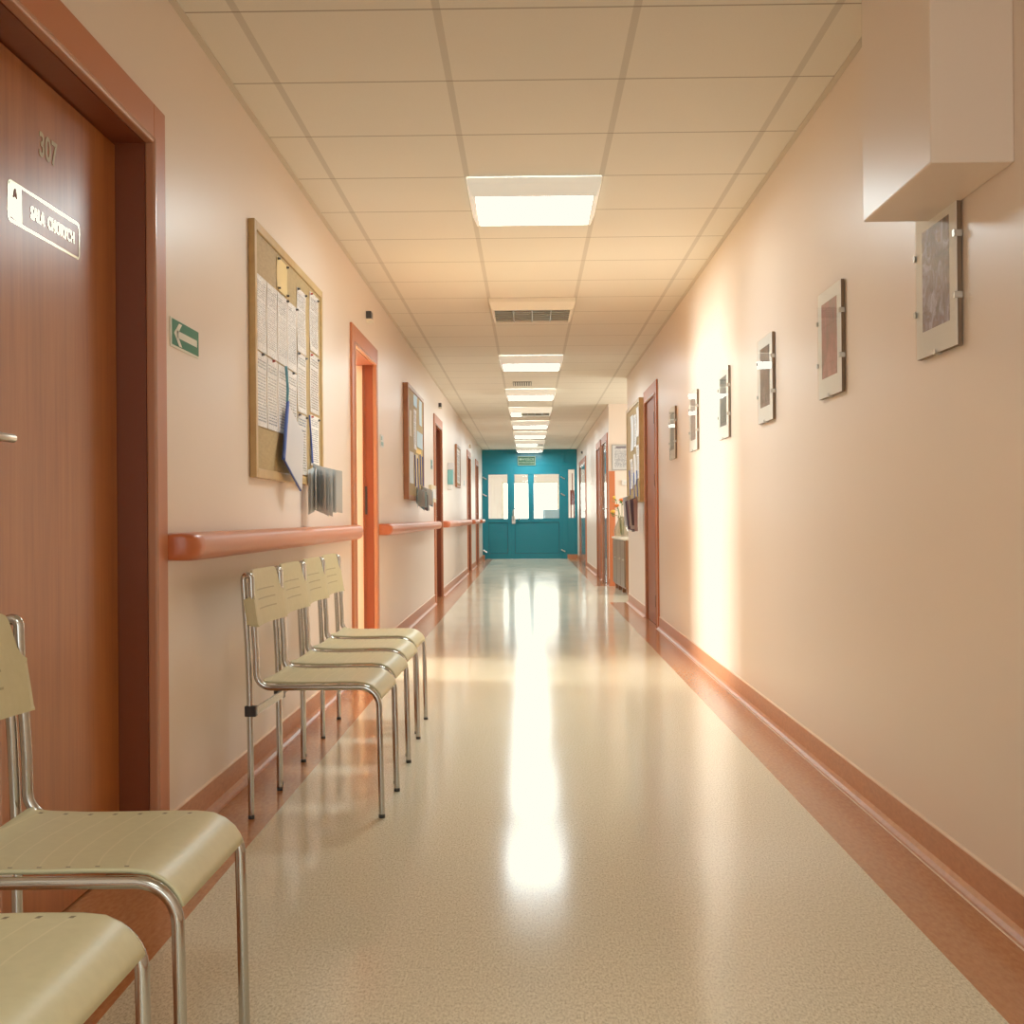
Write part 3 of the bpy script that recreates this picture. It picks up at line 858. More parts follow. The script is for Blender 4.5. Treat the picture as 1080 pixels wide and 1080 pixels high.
# ------------------------------------------------------------------ ceiling lights
def make_light(lit, x0=-0.263):
    root = empty('ceiling_light')
    w = T
    t, b = 0.0, -0.082
    i = 0.022
    hs = MB()
    o0 = [(0, 0), (w, 0), (w, w), (0, w)]; o1 = [(i, i), (w-i, i), (w-i, w-i), (i, w-i)]; o2 = [(i+0.014, i+0.014), (w-i-0.014, i+0.014), (w-i-0.014, w-i-0.014), (i+0.014, w-i-0.014)]
    vs = [(x, y, t-0.0015) for x, y in o0] + [(x, y, -0.03) for x, y in o0] + [(x, y, b) for x, y in o1] + [(x, y, b) for x, y in o2] + [(x, y, b+0.012) for x, y in o2]
    fs = []
    for r in range(4):
        for k in range(4):
            fs.append((r*4+k, r*4+(k+1) % 4, (r+1)*4+(k+1) % 4, (r+1)*4+k))
    hs.add(vs, fs); hs.build('housing', M['housing'] if lit > 0 else M['white_metal'], root)
    a0, a1 = i+0.014, w-i-0.014
    xs_ = a0 + (a1-a0)*lit
    if lit > 0:
        d = MB(); d.add([(a0, a0, b+0.004), (xs_, a0, b+0.004), (xs_, a1, b+0.004), (a0, a1, b+0.004)], [(0, 1, 2, 3)])
        d.build('diffuser', M['lamp'], root)
    if lit < 1:
        d = MB(); d.add([(xs_, a0, b+0.010), (a1, a0, b+0.010), (a1, a1, b+0.010), (xs_, a1, b+0.010)], [(0, 1, 2, 3)])
        nb = 6
        for k in range(1, nb):
            yy = a0 + (a1-a0)*k/nb
            d.box(xs_, a1, yy-0.002, yy+0.002, b+0.002, b+0.009)
        for k in range(1, 4):
            xx = xs_ + (a1-xs_)*k/4
            d.box(xx-0.004, xx+0.004, a0, a1, b+0.002, b+0.009)
        d.build('louvre', M['louvre'], root)
    return root
lit0 = make_light(1.0)
LY = [(5.433, 1, 'largest lit square ceiling light, nearest the viewer'),
      (8.433, 0, 'unlit grey louvred ceiling light second from the viewer'),
      (11.433, 1, 'lit ceiling light just before the small ceiling grille'),
      (14.433, 1, 'lit ceiling light just after the small ceiling grille'),
      (16.833, 0.24, 'ceiling light glowing only at its left end'),
      (19.233, 1, 'fourth fully lit ceiling light, beyond the part lit one'),
      (21.633, 1, 'third lit ceiling light from the blue doors'),
      (24.033, 0.75, 'second ceiling light from the blue doors, dark at its right end'),
      (26.433, 1, 'farthest ceiling light hanging right before the blue doors')]
for i, (y, lit, lab) in enumerate(LY):
    if i == 0: o = lit0
    elif lit == 1: o = copy_tree(lit0)
    else: o = make_light(lit)
    o.location = (GX0 + T, y, H); tag(o, lab, 'ceiling light', 'square ceiling lights along the corridor')
o = copy_tree(lit0); o.location = (GX0 + T, -0.567, H); tag(o, 'unseen square ceiling light added overhead as fill for the near floor', 'ceiling light', 'square ceiling lights along the corridor')  # extra unseen light, added to brighten the near floor and chairs
for x in (-1.0, 0.4):
    o = copy_tree(lit0); o.location = (x, 29.2, 2.6); tag(o, 'unseen square light added to brighten the lobby beyond the blue doors', 'ceiling light', 'added lobby fill lights')  # pair added out of sight to lift the lobby walls
v = empty('ceiling_grille', (-0.165, 13.66, H)); tag(v, 'small dark ventilation grille set in the ceiling between two lights', 'ventilation grille')
b = MB(); b.box(0, 0.21, 0, 0.40, -0.006, -0.001); b.build('grille_plate', M['black'], v)
b = MB()
for k in range(8): b.box(0.008 + 0.026*k, 0.018 + 0.026*k, 0.0, 0.40, -0.012, -0.006)
b.build('slats', M['white_metal'], v)

# ------------------------------------------------------------------ handrails on the left wall
def rail(y0, y1, label):
    root = empty('handrail', (XL, y0, 0.865)); tag(root, label, 'handrail', 'salmon handrails along the left wall')
    hh = 0.041
    prof = [(0.028, -hh), (0.060, -hh), (0.078, -hh*0.86), (0.089, -hh*0.55), (0.094, 0), (0.091, hh*0.55), (0.082, hh*0.86), (0.066, hh), (0.028, hh)]
    L = y1 - y0
    b = MB(); b.prism(prof, 'y', 0.075, L - 0.075, 0, True)
    rl = b.build('rail', M['rail'], root)
    for (p, q) in ((0.075, 0.0), (L-0.075, L)):
        cap = MB(); vs, fs = [], []
        n = len(prof); K = 6
        for k in range(K+1):
            t = k/K
            yy = p + (q-p)*math.sin(t*PI/2)
            sc = math.cos(t*PI/2)**0.6 if t < 1 else 0.0
            for (x, z) in prof:
                vs.append((0.0 + x*(0.25+0.75*sc) if x > 0.03 else x*(1.0 if t < 0.02 else 0.0), yy, z*(0.80+0.20*sc)))
        for k in range(K):
            for i in range(n):
                fs.append((k*n+i, k*n+(i+1) % n, (k+1)*n+(i+1) % n, (k+1)*n+i))
        cap.add(vs, fs, 0, True)
        cap.add([vs[K*n+i] for i in range(n)], [tuple(range(n))])
        cap.build('end_cap', M['rail_cap'], root)
    m = max(2, int(L/1.2)+1)
    for i in range(m):
        yy = 0.25 + (L-0.5)*i/(m-1)
        MB().box(0.001, 0.03, yy-0.03, yy+0.03, -0.028, 0.028).build('wall_bracket', M['rail_cap'], root)
rail(3.475, 7.02, 'salmon handrail above the row of four chairs')
rail(8.42, 13.33, 'salmon handrail beneath the second notice board')
rail(14.68, 20.55, 'salmon handrail between the third and fourth left doors')
rail(21.87, 23.80, 'short salmon handrail between the last two left doors')
rail(25.13, 26.60, 'shortest salmon handrail, beside the blue doors')

# ------------------------------------------------------------------ signs on the left wall
sg = empty('arrow_sign', (XL, 3.675, 1.4925)); tag(sg, 'green escape sign with white arrow pointing left beside door 307', 'sign')
b = MB(); b.box(0.0005, 0.003, -0.150, 0.150, -0.043, 0.043); b.build('sign_board', M['sign_white'], sg)
b = MB(); b.box(0.003, 0.0036, -0.136, 0.150, -0.036, 0.040); b.build('green_field', M['green'], sg)
b = MB(); x = 0.0042
b.add([(x, -0.05, -0.0105), (x, 0.128, -0.0105), (x, 0.128, 0.0105), (x, -0.05, 0.0105)], [(0, 1, 2, 3)])
b.add([(x, -0.118, 0.0), (x, -0.066, 0.034), (x, -0.035, 0.034), (x, -0.084, 0.0)], [(0, 1, 2, 3)])
b.add([(x, -0.118, 0.0), (x, -0.084, 0.0), (x, -0.035, -0.034), (x, -0.066, -0.034)], [(0, 1, 2, 3)])
b.add([(x, -0.09, -0.0105), (x, -0.05, -0.0105), (x, -0.05, 0.0105), (x, -0.09, 0.0105)], [(0, 1, 2, 3)])
b.build('arrow', M['sign_white'], sg)

def plate_sign(y, z, w, hh, m1, m2, label):
    o = empty('room_sign', (XL, y, z)); tag(o, label, 'sign')
    b = MB(); b.box(0.0005, 0.006, -w/2, w/2, -hh/2, hh/2); b.build('sign_board', m1, o, bevel=0.002)
    b = MB(); b.box(0.006, 0.0068, -w*0.38, w*0.38, -hh*0.38, -hh*0.08); b.box(0.006, 0.0068, -w*0.38, w*0.0, hh*0.05, hh*0.36); b.build('sign_print', m2, o)
plate_sign(8.62, 1.49, 0.17, 0.085, M['white_blue'], M['teal_plastic'], 'small white and teal room sign beside the open doorway')
plate_sign(13.07, 1.515, 0.18, 0.10, M['teal_plastic'], M['dark_paper'], 'small dark teal room sign beside the dark red third door')
plate_sign(19.6, 1.50, 0.18, 0.09, M['white_blue'], M['teal_plastic'], 'tiny pale room sign beside the fourth left door')

def sensor(x, y, z, s, label, body='pin_dark'):
    o = empty('wall_buzzer', (x, y, z)); tag(o, label, 'call lamp')
    b = MB(); b.box(s*0.0005, s*0.035, -0.045, 0.045, -0.02, 0.03); b.build('dark_lens', M[body], o, bevel=0.004)
    b = MB(); b.box(s*0.0005, s*0.04, -0.05, 0.05, -0.035, -0.02); b.build('white_base', M['white_metal'], o, bevel=0.003)
sensor(XL, 7.88, 2.25, 1, 'small black call lamp above the open doorway')
sensor(XL, 14.2, 2.25, 1, 'small black call lamp above the dark red third door')
sensor(XL, 21.5, 2.20, 1, 'small white call lamp above the fourth left door', 'white_metal')
sensor(XR, 24.4, 2.22, -1, 'small dark call lamp above the wide grey blue door')

o = empty('switch_plate', (XL, 13.0, 1.20)); tag(o, 'cream wall box beside the dark red third door', 'switch')
b = MB(); b.box(0.0005, 0.03, -0.30, 0.30, -0.09, 0.09); b.build('switch_body', M['cream_card'], o, bevel=0.004)
b = MB(); b.box(0.03, 0.036, -0.2, 0.2, -0.05, 0.05); b.build('rocker', M['white'], o, bevel=0.003)
o = empty('wall_dispenser', (XL, 15.7, 1.37)); tag(o, 'slim teal dispenser with dark top on the left wall', 'dispenser')
b = MB(); b.box(0.0005, 0.07, -0.06, 0.06, 0.0, 0.19); b.build('reservoir', M['teal_plastic'], o, bevel=0.008)
b = MB(); b.box(0.0005, 0.08, -0.06, 0.06, 0.19, 0.28); b.build('dark_top', M['grey_paper'], o, bevel=0.008)
b = MB(); b.box(0.0005, 0.06, -0.05, 0.05, -0.07, 0.0); b.build('spout', M['white'], o, bevel=0.008)

# ------------------------------------------------------------------ notice boards
def board(side, y0, y1, z0, z1, depth, mat, label, fw=0.035):
    s = 1 if side == 'l' else -1
    x = XL if side == 'l' else XR
    o = empty('notice_board', (x, y0, z0)); tag(o, label, 'notice board')
    W, Hh = y1-y0, z1-z0
    b = MB()
    b.box(s*0.001, s*depth, 0, fw, 0, Hh); b.box(s*0.001, s*depth, W-fw, W, 0, Hh)
    b.box(s*0.001, s*depth, fw, W-fw, 0, fw); b.box(s*0.001, s*depth, fw, W-fw, Hh-fw, Hh)
    b.build('board_frame', mat, o, bevel=0.003)
    b = MB(); b.box(s*0.001, s*(depth-0.008), fw, W-fw, fw, Hh-fw); b.build('cork_panel', M['cork'], o)
    return x + s*(depth-0.008)
xb = board('l', 4.53, 6.03, 1.10, 2.068, 0.026, M['pine'], 'large cork notice board above the row of four chairs')

def sheet(y0, y1, z0, z1, x, mat, label, name='paper_sheet', cat='paper sheet', group=None, s=1, pins=(), tilt=0.0, curl=0.004):
    """pinned sheet: a slightly bowed thin sheet, pins are its parts."""
    cy, cz = (y0+y1)/2, (z0+z1)/2
    o = empty(name, (x, cy, cz)); o.rotation_euler = (tilt, 0, 0)
    tag(o, label, cat, group)
    w, hh = (y1-y0)/2, (z1-z0)/2
    n = 6; vs, fs = [], []
    for lay in (0, 1):
        for i in range(n+1):
            t = -1 + 2*i/n
            xx = s*(0.0012 + curl*(t*t)*0.6 + 0.0006*(1-lay))
            vs += [(xx, -w, t*hh), (xx, w, t*hh)]
    k = 2*(n+1)
    for i in range(n):
        a = 2*i
        fs += [(a, a+1, a+3, a+2), (k+a, k+a+2, k+a+3, k+a+1), (a, a+2, k+a+2, k+a), (a+1, k+a+1, k+a+3, a+3)]
    fs += [(0, k, k+1, 1), (2*n, 2*n+1, k+2*n+1, k+2*n)]
    MB().add(vs, fs, 0, False).build('sheet', mat, o)
    for (py, pz, pm) in pins:
        pb = MB(); pb.tube([(s*0.002, py*w, pz*hh), (s*0.008, py*w, pz*hh)], 0.006, 8); pb.tube([(s*0.008, py*w, pz*hh), (s*0.014, py*w, pz*hh)], [0.003, 0.0055], 8)
        pb.build('pin', M[pm], o)
    return o
G1 = 'papers pinned on the large cork board'
cols = [(4.568, 4.745), (4.758, 4.95), (4.962, 5.158), (5.168, 5.366)]
nm = ['first', 'second', 'third', 'fourth']
for i, (a, b_) in enumerate(cols):
    sheet(a, b_, 1.585, 1.872, xb, M['paper'], 'printed sheet, %s from the left in the upper paper row of the large cork board' % nm[i], group=G1,
          pins=[(0.9, 0.95, 'pin_dark')] if i > 1 else ())
    sheet(a, b_, 1.297, 1.578, xb, M['paper2'], 'printed sheet, %s from the left in the lower paper row of the large cork board' % nm[i], group=G1,
          pins=[(0.0, 0.97, 'pin_dark' if i != 1 else 'pin_red')] if i != 2 else ())
for k, (z0, z1, w) in enumerate(((1.690, 1.972, 'top'), (1.420, 1.684, 'middle'), (1.143, 1.412, 'bottom'))):
    sheet(5.384, 5.592, z0, z1, xb, M['paper2' if k else 'paper'], 'printed sheet at the %s of the column right of the four abreast papers' % w, group=G1, pins=[(-0.85, 0.95, 'pin_dark'), (0.85, 0.95, 'pin_dark')])
for k, (z0, z1, w, mt) in enumerate(((1.735, 2.012, 'top', 'paper'), (1.445, 1.725, 'middle', 'paper2'), (1.195, 1.432, 'bottom', 'paper_plain'))):
    sheet(5.695, 5.925, z0, z1, xb, M[mt], 'printed sheet at the %s of the rightmost column on the large cork board' % w, group=G1, pins=[(-0.8, 0.92, 'pin_red'), (0.8, 0.9, 'pin_dark')])
sheet(4.955, 5.168, 1.882, 2.016, xb, M['yellow_note'], 'small yellow card at the top of the large cork board', 'note_card', 'card', pins=[(-0.85, 0.9, 'pin_dark'), (0.85, 0.9, 'pin_dark'), (-0.85, -0.9, 'pin_dark'), (0.85, -0.9, 'pin_dark')])

# booklet hanging by its corner on a blue ribbon
bk = empty('hanging_booklet', (xb + 0.012, 5.078, 1.43)); tag(bk, 'grey booklet with blue spine hanging by a corner on a teal ribbon', 'booklet')
A, Lf, Bt, Rt = (0, 0, 0), (0.018, -0.172, -0.247), (0.030, 0.100, -0.364), (0.012, 0.232, -0.118)
b = MB()
for d in (0.0, 0.006):
    b.add([(A[0]+d, A[1], A[2]), (Lf[0]+d, Lf[1], Lf[2]), (Bt[0]+d*2.5, Bt[1], Bt[2]), (Rt[0]+d*3, Rt[1], Rt[2])], [(0, 1, 2, 3)])
b.build('pages', M['grey_paper'], bk)
b = MB(); b.tube([(0.006, 0.004, 0.004), (0.022, -0.17, -0.245)], 0.0075, 8); b.build('blue_spine', M['ribbon'], bk)
b = MB(); b.tube([(0.024, -0.172, -0.247), (0.038, 0.10, -0.366)], 0.004, 6); b.build('lower_edge', M['ribbon'], bk)
b = MB(); b.tube([(0.004, 0.0, 0.0), (0.006, 0.004, 0.05), (0.004, 0.0, 0.10), (0.002, -0.012, 0.15)], 0.006, 8); b.build('ribbon', M['ribbon_teal'], bk)

def fan(loc, n, length, height, a0, a1, mats, label, string, spread=0.0, name='hanging_booklet', skew=False):
    """open booklet hanging from its spine; pages fan out round a vertical line."""
    o = empty(name, loc); tag(o, label, 'booklet')
    for k in range(n):
        q = k/(n-1)
        if skew: q = q*0.62 if k < n-1 else 1.0
        an = math.radians(a0 + (a1-a0)*q + random.uniform(-3, 3))
        L = length*random.uniform(0.9, 1.05); hh = height*random.uniform(0.93, 1.05)
        dx, dy = math.cos(an), math.sin(an)
        vs = []
        m = 5
        for i in range(m+1):
            t = i/m
            bow = 0.012*math.sin(t*PI)
            px, py = dx*L*t - dy*bow, dy*L*t + dx*bow
            if px < 0.0: px = 0.0
            zt = -0.085*(t**0.7) * spread
            vs += [(px, py, zt), (px, py, zt - hh)]
        fs = [(2*i, 2*i+1, 2*i+3, 2*i+2) for i in range(m)]
        MB().add(vs, fs, 0, True).build('page', mats[k % len(mats)], o)
    b = MB()
    for (sx, sy, sz, off) in string:
        b.tube([(0.0, off, 0.0), (sx*0.5, sy*0.5 + off*0.5, sz*0.55), (sx, sy, sz)], 0.004, 6)
    b.build('string', M['ribbon'], o)
    return o
fan((xb + 0.010, 5.70, 1.205), 9, 0.150, 0.205, -88, 12, [M['white'], M['white_blue'], M['white'], M['white_blue']],
    'open pale brochure with fanned pages hanging below the large cork board', [(-0.004, -0.05, 0.22, 0.006), (-0.004, -0.045, 0.22, -0.008)], 0.45, skew=True)

# second board
xb2 = board('l', 10.13, 11.64, 1.10, 2.075, 0.045, M['redwood'], 'second cork notice board with reddish frame on the left wall')
G2 = 'leaflets pinned on the second cork board'
sheet(10.66, 10.98, 1.93, 2.03, xb2, M['blue_card'], 'bright blue leaflet at the top of the second cork board', 'leaflet', 'leaflet', G2)
sheet(11.20, 11.46, 1.80, 2.03, xb2, M['blue_pale'], 'pale blue leaflet in the top right of the second cork board', 'leaflet', 'leaflet', G2)
sheet(10.28, 10.46, 1.64, 1.86, xb2, M['cream_card'], 'cream leaflet at the upper left of the second cork board', 'leaflet', 'leaflet', G2)
sheet(10.66, 10.90, 1.55, 1.90, xb2, M['paper_plain'], 'tall white sheet in the middle of the second cork board', 'leaflet', 'leaflet', G2)
sheet(10.96, 11.54, 1.585, 1.73, xb2, M['blue_pale'], 'wide blue and white picture leaflet on the second cork board', 'leaflet', 'leaflet', G2)
sheet(10.26, 10.62, 1.24, 1.51, xb2, M['white_blue'], 'pale sheet at the lower left of the second cork board', 'leaflet', 'leaflet', G2)
sheet(10.85, 11.40, 1.525, 1.575, xb2, M['petal_yellow'], 'narrow orange strip across the second cork board', 'leaflet', 'leaflet', G2)
sheet(10.75, 11.02, 1.20, 1.51, xb2, M['cream_card'], 'cream sheet behind the booklets hanging on the second cork board', 'leaflet', 'leaflet', G2)
for k, (y, zz, mm, lab) in enumerate(((10.72, 1.22, ['blue_pale', 'white', 'grey_paper'], 'first'), (10.95, 1.20, ['white_blue', 'blue_card', 'dark_paper'], 'second'),
                                      (11.22, 1.25, ['grey_paper', 'white_blue', 'white'], 'third'), (11.45, 1.24, ['blue_card', 'white', 'blue_pale'], 'fourth'))):
    fan((xb2 + 0.012, y, zz), 5, 0.10, 0.14, -80, 30, [M[q] for q in mm], '%s hanging booklet from the left under the second cork board' % lab,
        [(-0.006, 0.0, 0.28, 0.008), (-0.006, 0.02, 0.28, -0.008)], 0.6)
# third board, edge-on
xb3 = board('l', 17.25, 18.15, 1.38, 1.99, 0.03, M['redwood'], 'thin brown framed board far along the left wall')
sheet(17.32, 18.05, 1.44, 1.93, xb3, M['paper_plain'], 'white sheet on the thin brown framed board far along the left wall')

# right-hand board
xb4 = board('r', 11.46, 12.95, 1.08, 2.06, 0.05, M['pine'], 'cork notice board on the right wall beyond the reddish door')
G4 = 'papers pinned on the right wall board'
for i, (a, b_, z0, z1, mt, lab) in enumerate(((11.52, 11.74, 1.70, 1.98, 'white', 'upper near'), (11.78, 12.02, 1.62, 1.93, 'paper_plain', 'upper middle'), (12.1, 12.4, 1.60, 1.95, 'white_blue', 'upper far'),
                                               (11.52, 11.78, 1.30, 1.62, 'paper_plain', 'lower near'), (11.84, 12.1, 1.25, 1.55, 'white', 'lower middle'), (12.2, 12.5, 1.22, 1.52, 'paper_plain', 'lower far'))):
    sheet(a, b_, z0, z1, xb4, M[mt], 'white printed sheet, %s one on the right wall board' % lab, group=G4, s=-1, curl=0.012)
for k, (y, zz, dd, mm, lab) in enumerate(((11.62, 1.13, 0.10, ['dark_paper', 'pink_paper', 'dark_paper', 'grey_paper'], 'nearest'), (11.95, 1.12, 0.11, ['pink_paper', 'dark_paper', 'white_blue', 'dark_paper'], 'middle'),
                                          (12.45, 1.16, 0.13, ['grey_paper', 'grey_paper', 'white_blue', 'grey_paper'], 'farthest'))):
    fan((xb4 - 0.012, y, zz), 6, dd, 0.30, 180, 180, [M[q] for q in mm], 'striped dark booklet, %s of three hanging under the right wall board' % lab, [(-0.006, 0.0, 0.25, 0.01), (-0.006, 0.02, 0.25, -0.01)], 0.3)
# the right-wall fans open away from the wall: rebuild their pages to the corridor side
for o in [q for q in bpy.data.objects if q.parent is None and q.name.startswith('hanging_booklet') and q.location.x > 0.5]:
    k = 0
    for ch in o.children:
        if not ch.name.startswith('page'): continue
        an = math.radians(110 + 26*k); k += 1
        L = {0: 0.10, 1: 0.11}.get(0) * (0.80 if o.location.y > 12.3 else 0.95)
        for i in range(6):
            t = i/5
            px, py = min(0.0, math.cos(an)*L*t), math.sin(an)*L*t
            ch.data.vertices[2*i].co = (px, py, -0.03*t)
            ch.data.vertices[2*i+1].co = (px*0.75, py*0.75, -0.30 - 0.03*math.sin(k*2.3))
        ch.data.update()

# ------------------------------------------------------------------ six clip-framed pictures on the right wall
PICS = [
    (3.065, 3.385, 'nearest clip-framed picture with a violet brown snowy bush, below the boxed stub',
     [(0.34, (0.05, 0.03, 0.04)), (0.46, (0.17, 0.08, 0.06)), (0.53, (0.25, 0.19, 0.26)), (0.64, (0.52, 0.48, 0.62))], 22),
    (4.195, 4.525, 'second nearest clip-framed picture with a reddish pink image',
     [(0.30, (0.09, 0.09, 0.05)), (0.48, (0.32, 0.09, 0.07)), (0.7, (0.48, 0.17, 0.14))], 9),
    (5.380, 5.710, 'third nearest clip-framed picture with a dark brown and grey image',
     [(0.30, (0.02, 0.02, 0.015)), (0.5, (0.12, 0.07, 0.055)), (0.7, (0.28, 0.20, 0.18))], 20),
    (6.565, 6.900, 'fourth nearest clip-framed picture with a dark green grey image',
     [(0.30, (0.01, 0.02, 0.02)), (0.5, (0.06, 0.08, 0.075)), (0.7, (0.20, 0.19, 0.17))], 20),
    (7.790, 8.130, 'second farthest clip-framed picture with a brownish grey image',
     [(0.30, (0.12, 0.08, 0.07)), (0.5, (0.26, 0.18, 0.15)), (0.7, (0.36, 0.28, 0.24))], 14),
    (8.950, 9.280, 'farthest clip-framed picture with a grey green image, nearest the reddish door',
     [(0.30, (0.06, 0.08, 0.07)), (0.5, (0.18, 0.20, 0.17)), (0.7, (0.30, 0.31, 0.27))], 12)]
for i, (y0, y1, lab, stops, scl) in enumerate(PICS):
    z0, z1 = 1.366, 1.752
    cy, cz = (y0+y1)/2, (z0+z1)/2
    w, hh = (y1-y0)/2, (z1-z0)/2
    o = empty('picture_frame', (XR, cy, cz)); tag(o, lab, 'picture', 'clip-framed pictures along the right wall')
    b = MB(); b.box(-0.003, -0.014, -w, w, -hh, hh); b.build('backing', M['backing'], o)
    b = MB(); b.box(-0.014, -0.0155, -w+0.001, w-0.001, -hh+0.001, hh-0.001); b.build('mount', M['mat_board'], o)
    iw, ih = w*0.66, hh*0.70
    b = MB(); b.box(-0.0155, -0.0162, -iw, iw, -ih+0.012, ih+0.012); b.build('print', photo_mat('print_image', stops, scl), o)
    b = MB(); b.add([(-0.0190, -w, -hh), (-0.0190, w, -hh), (-0.0190, w, hh), (-0.0190, -w, hh)], [(0, 1, 2, 3)]); b.build('glass', M['glass'], o)
    for (py, pz) in ((-w, 0.45*hh), (-w, -0.35*hh), (w, 0.45*hh), (w, -0.35*hh)):
        c = MB(); sg_ = 1 if py > 0 else -1
        c.box(-0.002, -0.0225, py, py + sg_*0.003, pz-0.008, pz+0.008); c.box(-0.0200, -0.0225, py, py - sg_*0.010, pz-0.008, pz+0.008)
        c.build('clip', M['clip'], o)
    c = MB(); c.box(-0.002, -0.0225, -0.008, 0.008, -hh-0.003, -hh); c.box(-0.02, -0.0225, -0.008, 0.008, -hh, -hh+0.010); c.build('clip', M['clip'], o)

# ------------------------------------------------------------------ alcove: guard, notice, thermostat, cabinet, flowers
o = MB().box(XR-0.004, XR+0.078, YA1-0.010, YA1-0.0005, 0.0, 1.555).build('corner_guard', M['orange'], bevel=0.003)
tag(o, 'tall orange plastic corner guard behind the flowers', 'corner guard')
o = empty('wall_notice', (1.255, YA1, 1.74)); tag(o, 'framed grey notice with printed lines above the flowers', 'notice')
b = MB(); b.box(-0.125, 0.125, -0.016, -0.001, -0.175, 0.175); b.build('notice_frame', M['grey_metal'], o, bevel=0.003)
b = MB(); b.box(-0.112, 0.112, -0.018, -0.016, -0.160, 0.160); b.build('notice_sheet', M['paper_end'], o)
b = MB(); b.box(-0.07, 0.07, -0.0188, -0.018, 0.125, 0.150); b.build('heading', M['dark_paper'], o)
o = empty('thermostat', (1.305, YA1, 1.40)); tag(o, 'small white wall thermostat beneath the framed grey notice', 'thermostat')
b = MB(); b.box(-0.045, 0.045, -0.03, -0.001, -0.038, 0.038); b.build('body', M['white'], o, bevel=0.005)
b = MB(); b.box(-0.02, 0.02, -0.034, -0.03, -0.01, 0.015); b.build('dial', M['white_blue'], o, bevel=0.002)

cb = empty('cabinet', (1.140, 14.60, 0), 0.024); tag(cb, 'low brown cabinet with taupe doors standing in the recess', 'cabinet')
CL, CD, CHt = 1.50, 0.42, 0.655
b = MB(); b.box(0.018, CD, 0, CL, 0.07, CHt); b.build('body', M['cab_wood'], cb, bevel=0.003)
b = MB(); b.box(-0.01, CD, -0.008, CL+0.008, CHt, CHt+0.025); b.build('top', M['white_metal'], cb, bevel=0.003)
for k in range(3):
    y0 = 0.02 + k*(CL-0.02)/3
    d = MB(); d.box(0.0, 0.018, y0, y0 + (CL-0.02)/3 - 0.03, 0.09, CHt-0.01); dd = d.build('door', M['cab_door'], cb, bevel=0.002)
    kk = MB(); kk.tube([(0.0, y0+0.05, 0.42), (-0.02, y0+0.05, 0.42)], 0.009, 8); kk.build('knob', M['steel'], dd)
for (x, y) in ((0.03, 0.0), (CD-0.07, 0.0), (0.03, 0.55), (0.03, 1.05), (0.03, CL-0.05), (CD-0.07, CL-0.05)):
    d = MB(); d.box(x, x+0.05, y, y+0.05, 0, 0.07); d.build('foot', M['cab_wood'], cb)

VX, VY, VZ = 1.185, 15.50, CHt + 0.025
vs_ = MB()
vs_.lathe([(0.0, 0.001), (0.085, 0.001), (0.100, 0.02), (0.105, 0.08), (0.085, 0.15), (0.058, 0.20), (0.052, 0.235), (0.062, 0.262), (0.058, 0.262), (0.048, 0.235), (0.054, 0.20), (0.08, 0.15), (0.098, 0.08), (0.094, 0.025), (0.0, 0.012)], (0, 0, 0), 24)
vo = vs_.build('flower_vase', M['vase_glass'], loc=(VX, VY, VZ)); tag(vo, 'cloudy glass vase holding the flowers on the low cabinet', 'vase')
FL = [((-0.115, -0.030, 0.310), 'yellow', 0.052, 'orange rimmed yellow flower leaning left lowest in the vase'),
      ((-0.005, -0.070, 0.455), 'orange', 0.068, 'large orange flower standing highest in the vase'),
      ((0.075, -0.010, 0.400), 'orange', 0.055, 'orange flower at the right of the bouquet'),
      ((-0.065, 0.020, 0.385), 'orange', 0.055, 'orange flower at the left of the bouquet top'),
      ((0.085, -0.075, 0.320), 'yellow', 0.034, 'small yellow flower low at the right over the vase rim'),
      ((-0.085, 0.170, 0.490), 'yellow', 0.034, 'small yellow flower at the upper left of the bouquet')]
for k, (t, colr, R_, lab) in enumerate(FL):
    f_ = empty('cut_flower', (VX, VY, VZ)); tag(f_, lab, 'flower', 'flowers in the glass vase')
    tv = Vector(t); an0 = math.atan2(tv.y, tv.x)
    dr = Vector((math.cos(an0), math.sin(an0), 0))
    pts = [dr*0.018 + Vector((0, 0, 0.03)), dr*0.024 + Vector((0, 0, 0.13)), dr*0.032 + Vector((0, 0, 0.235)), dr*0.040 + Vector((0, 0, 0.265)), tv*0.75 + Vector((0, 0, 0.25*tv.z - 0.03)), tv]
    MB().tube(pts, 0.004, 6).build('stem', M['stem'], f_)
    b = MB(); c = tv
    for ring_, (np_, rr, up) in enumerate(((9, R_, 0.012), (6, R_*0.6, 0.028))):
        for j in range(np_):
            an = 2*PI*j/np_ + ring_*0.3
            d_ = Vector((math.cos(an), math.sin(an), 0)); sd_ = Vector((-math.sin(an), math.cos(an), 0))
            w_ = rr*0.38
            b.add([c, c + d_*rr*0.55 + sd_*w_ + Vector((0, 0, up*0.6)), c + d_*rr + Vector((0, 0, up)), c + d_*rr*0.55 - sd_*w_ + Vector((0, 0, up*0.6))], [(0, 1, 2, 3)])
    b.lathe([(0.0, -0.012), (0.018, 0.0), (R_*0.55, 0.012), (R_*0.5, 0.03), (0.012, 0.036), (0.0, 0.036)], tuple(c), 12)
    b.build('blossom', M['petal_orange' if colr == 'orange' else 'petal_yellow'], f_)
    lv = MB()
    for j in range(2):
        sd_ = Vector((-dr.y, dr.x, 0)); q = pts[4] - Vector((0, 0, 0.025*j))
        e_ = dr + sd_*(0.35 if j else -0.35)
        lv.add([q, q + e_*0.03 + sd_*0.022 + Vector((0, 0, 0.02)), q + e_*0.07 + Vector((0, 0, 0.035)), q + e_*0.03 - sd_*0.022 + Vector((0, 0, 0.008))], [(0, 1, 2, 3)])
    lv.build('leaf', M['stem'], f_)

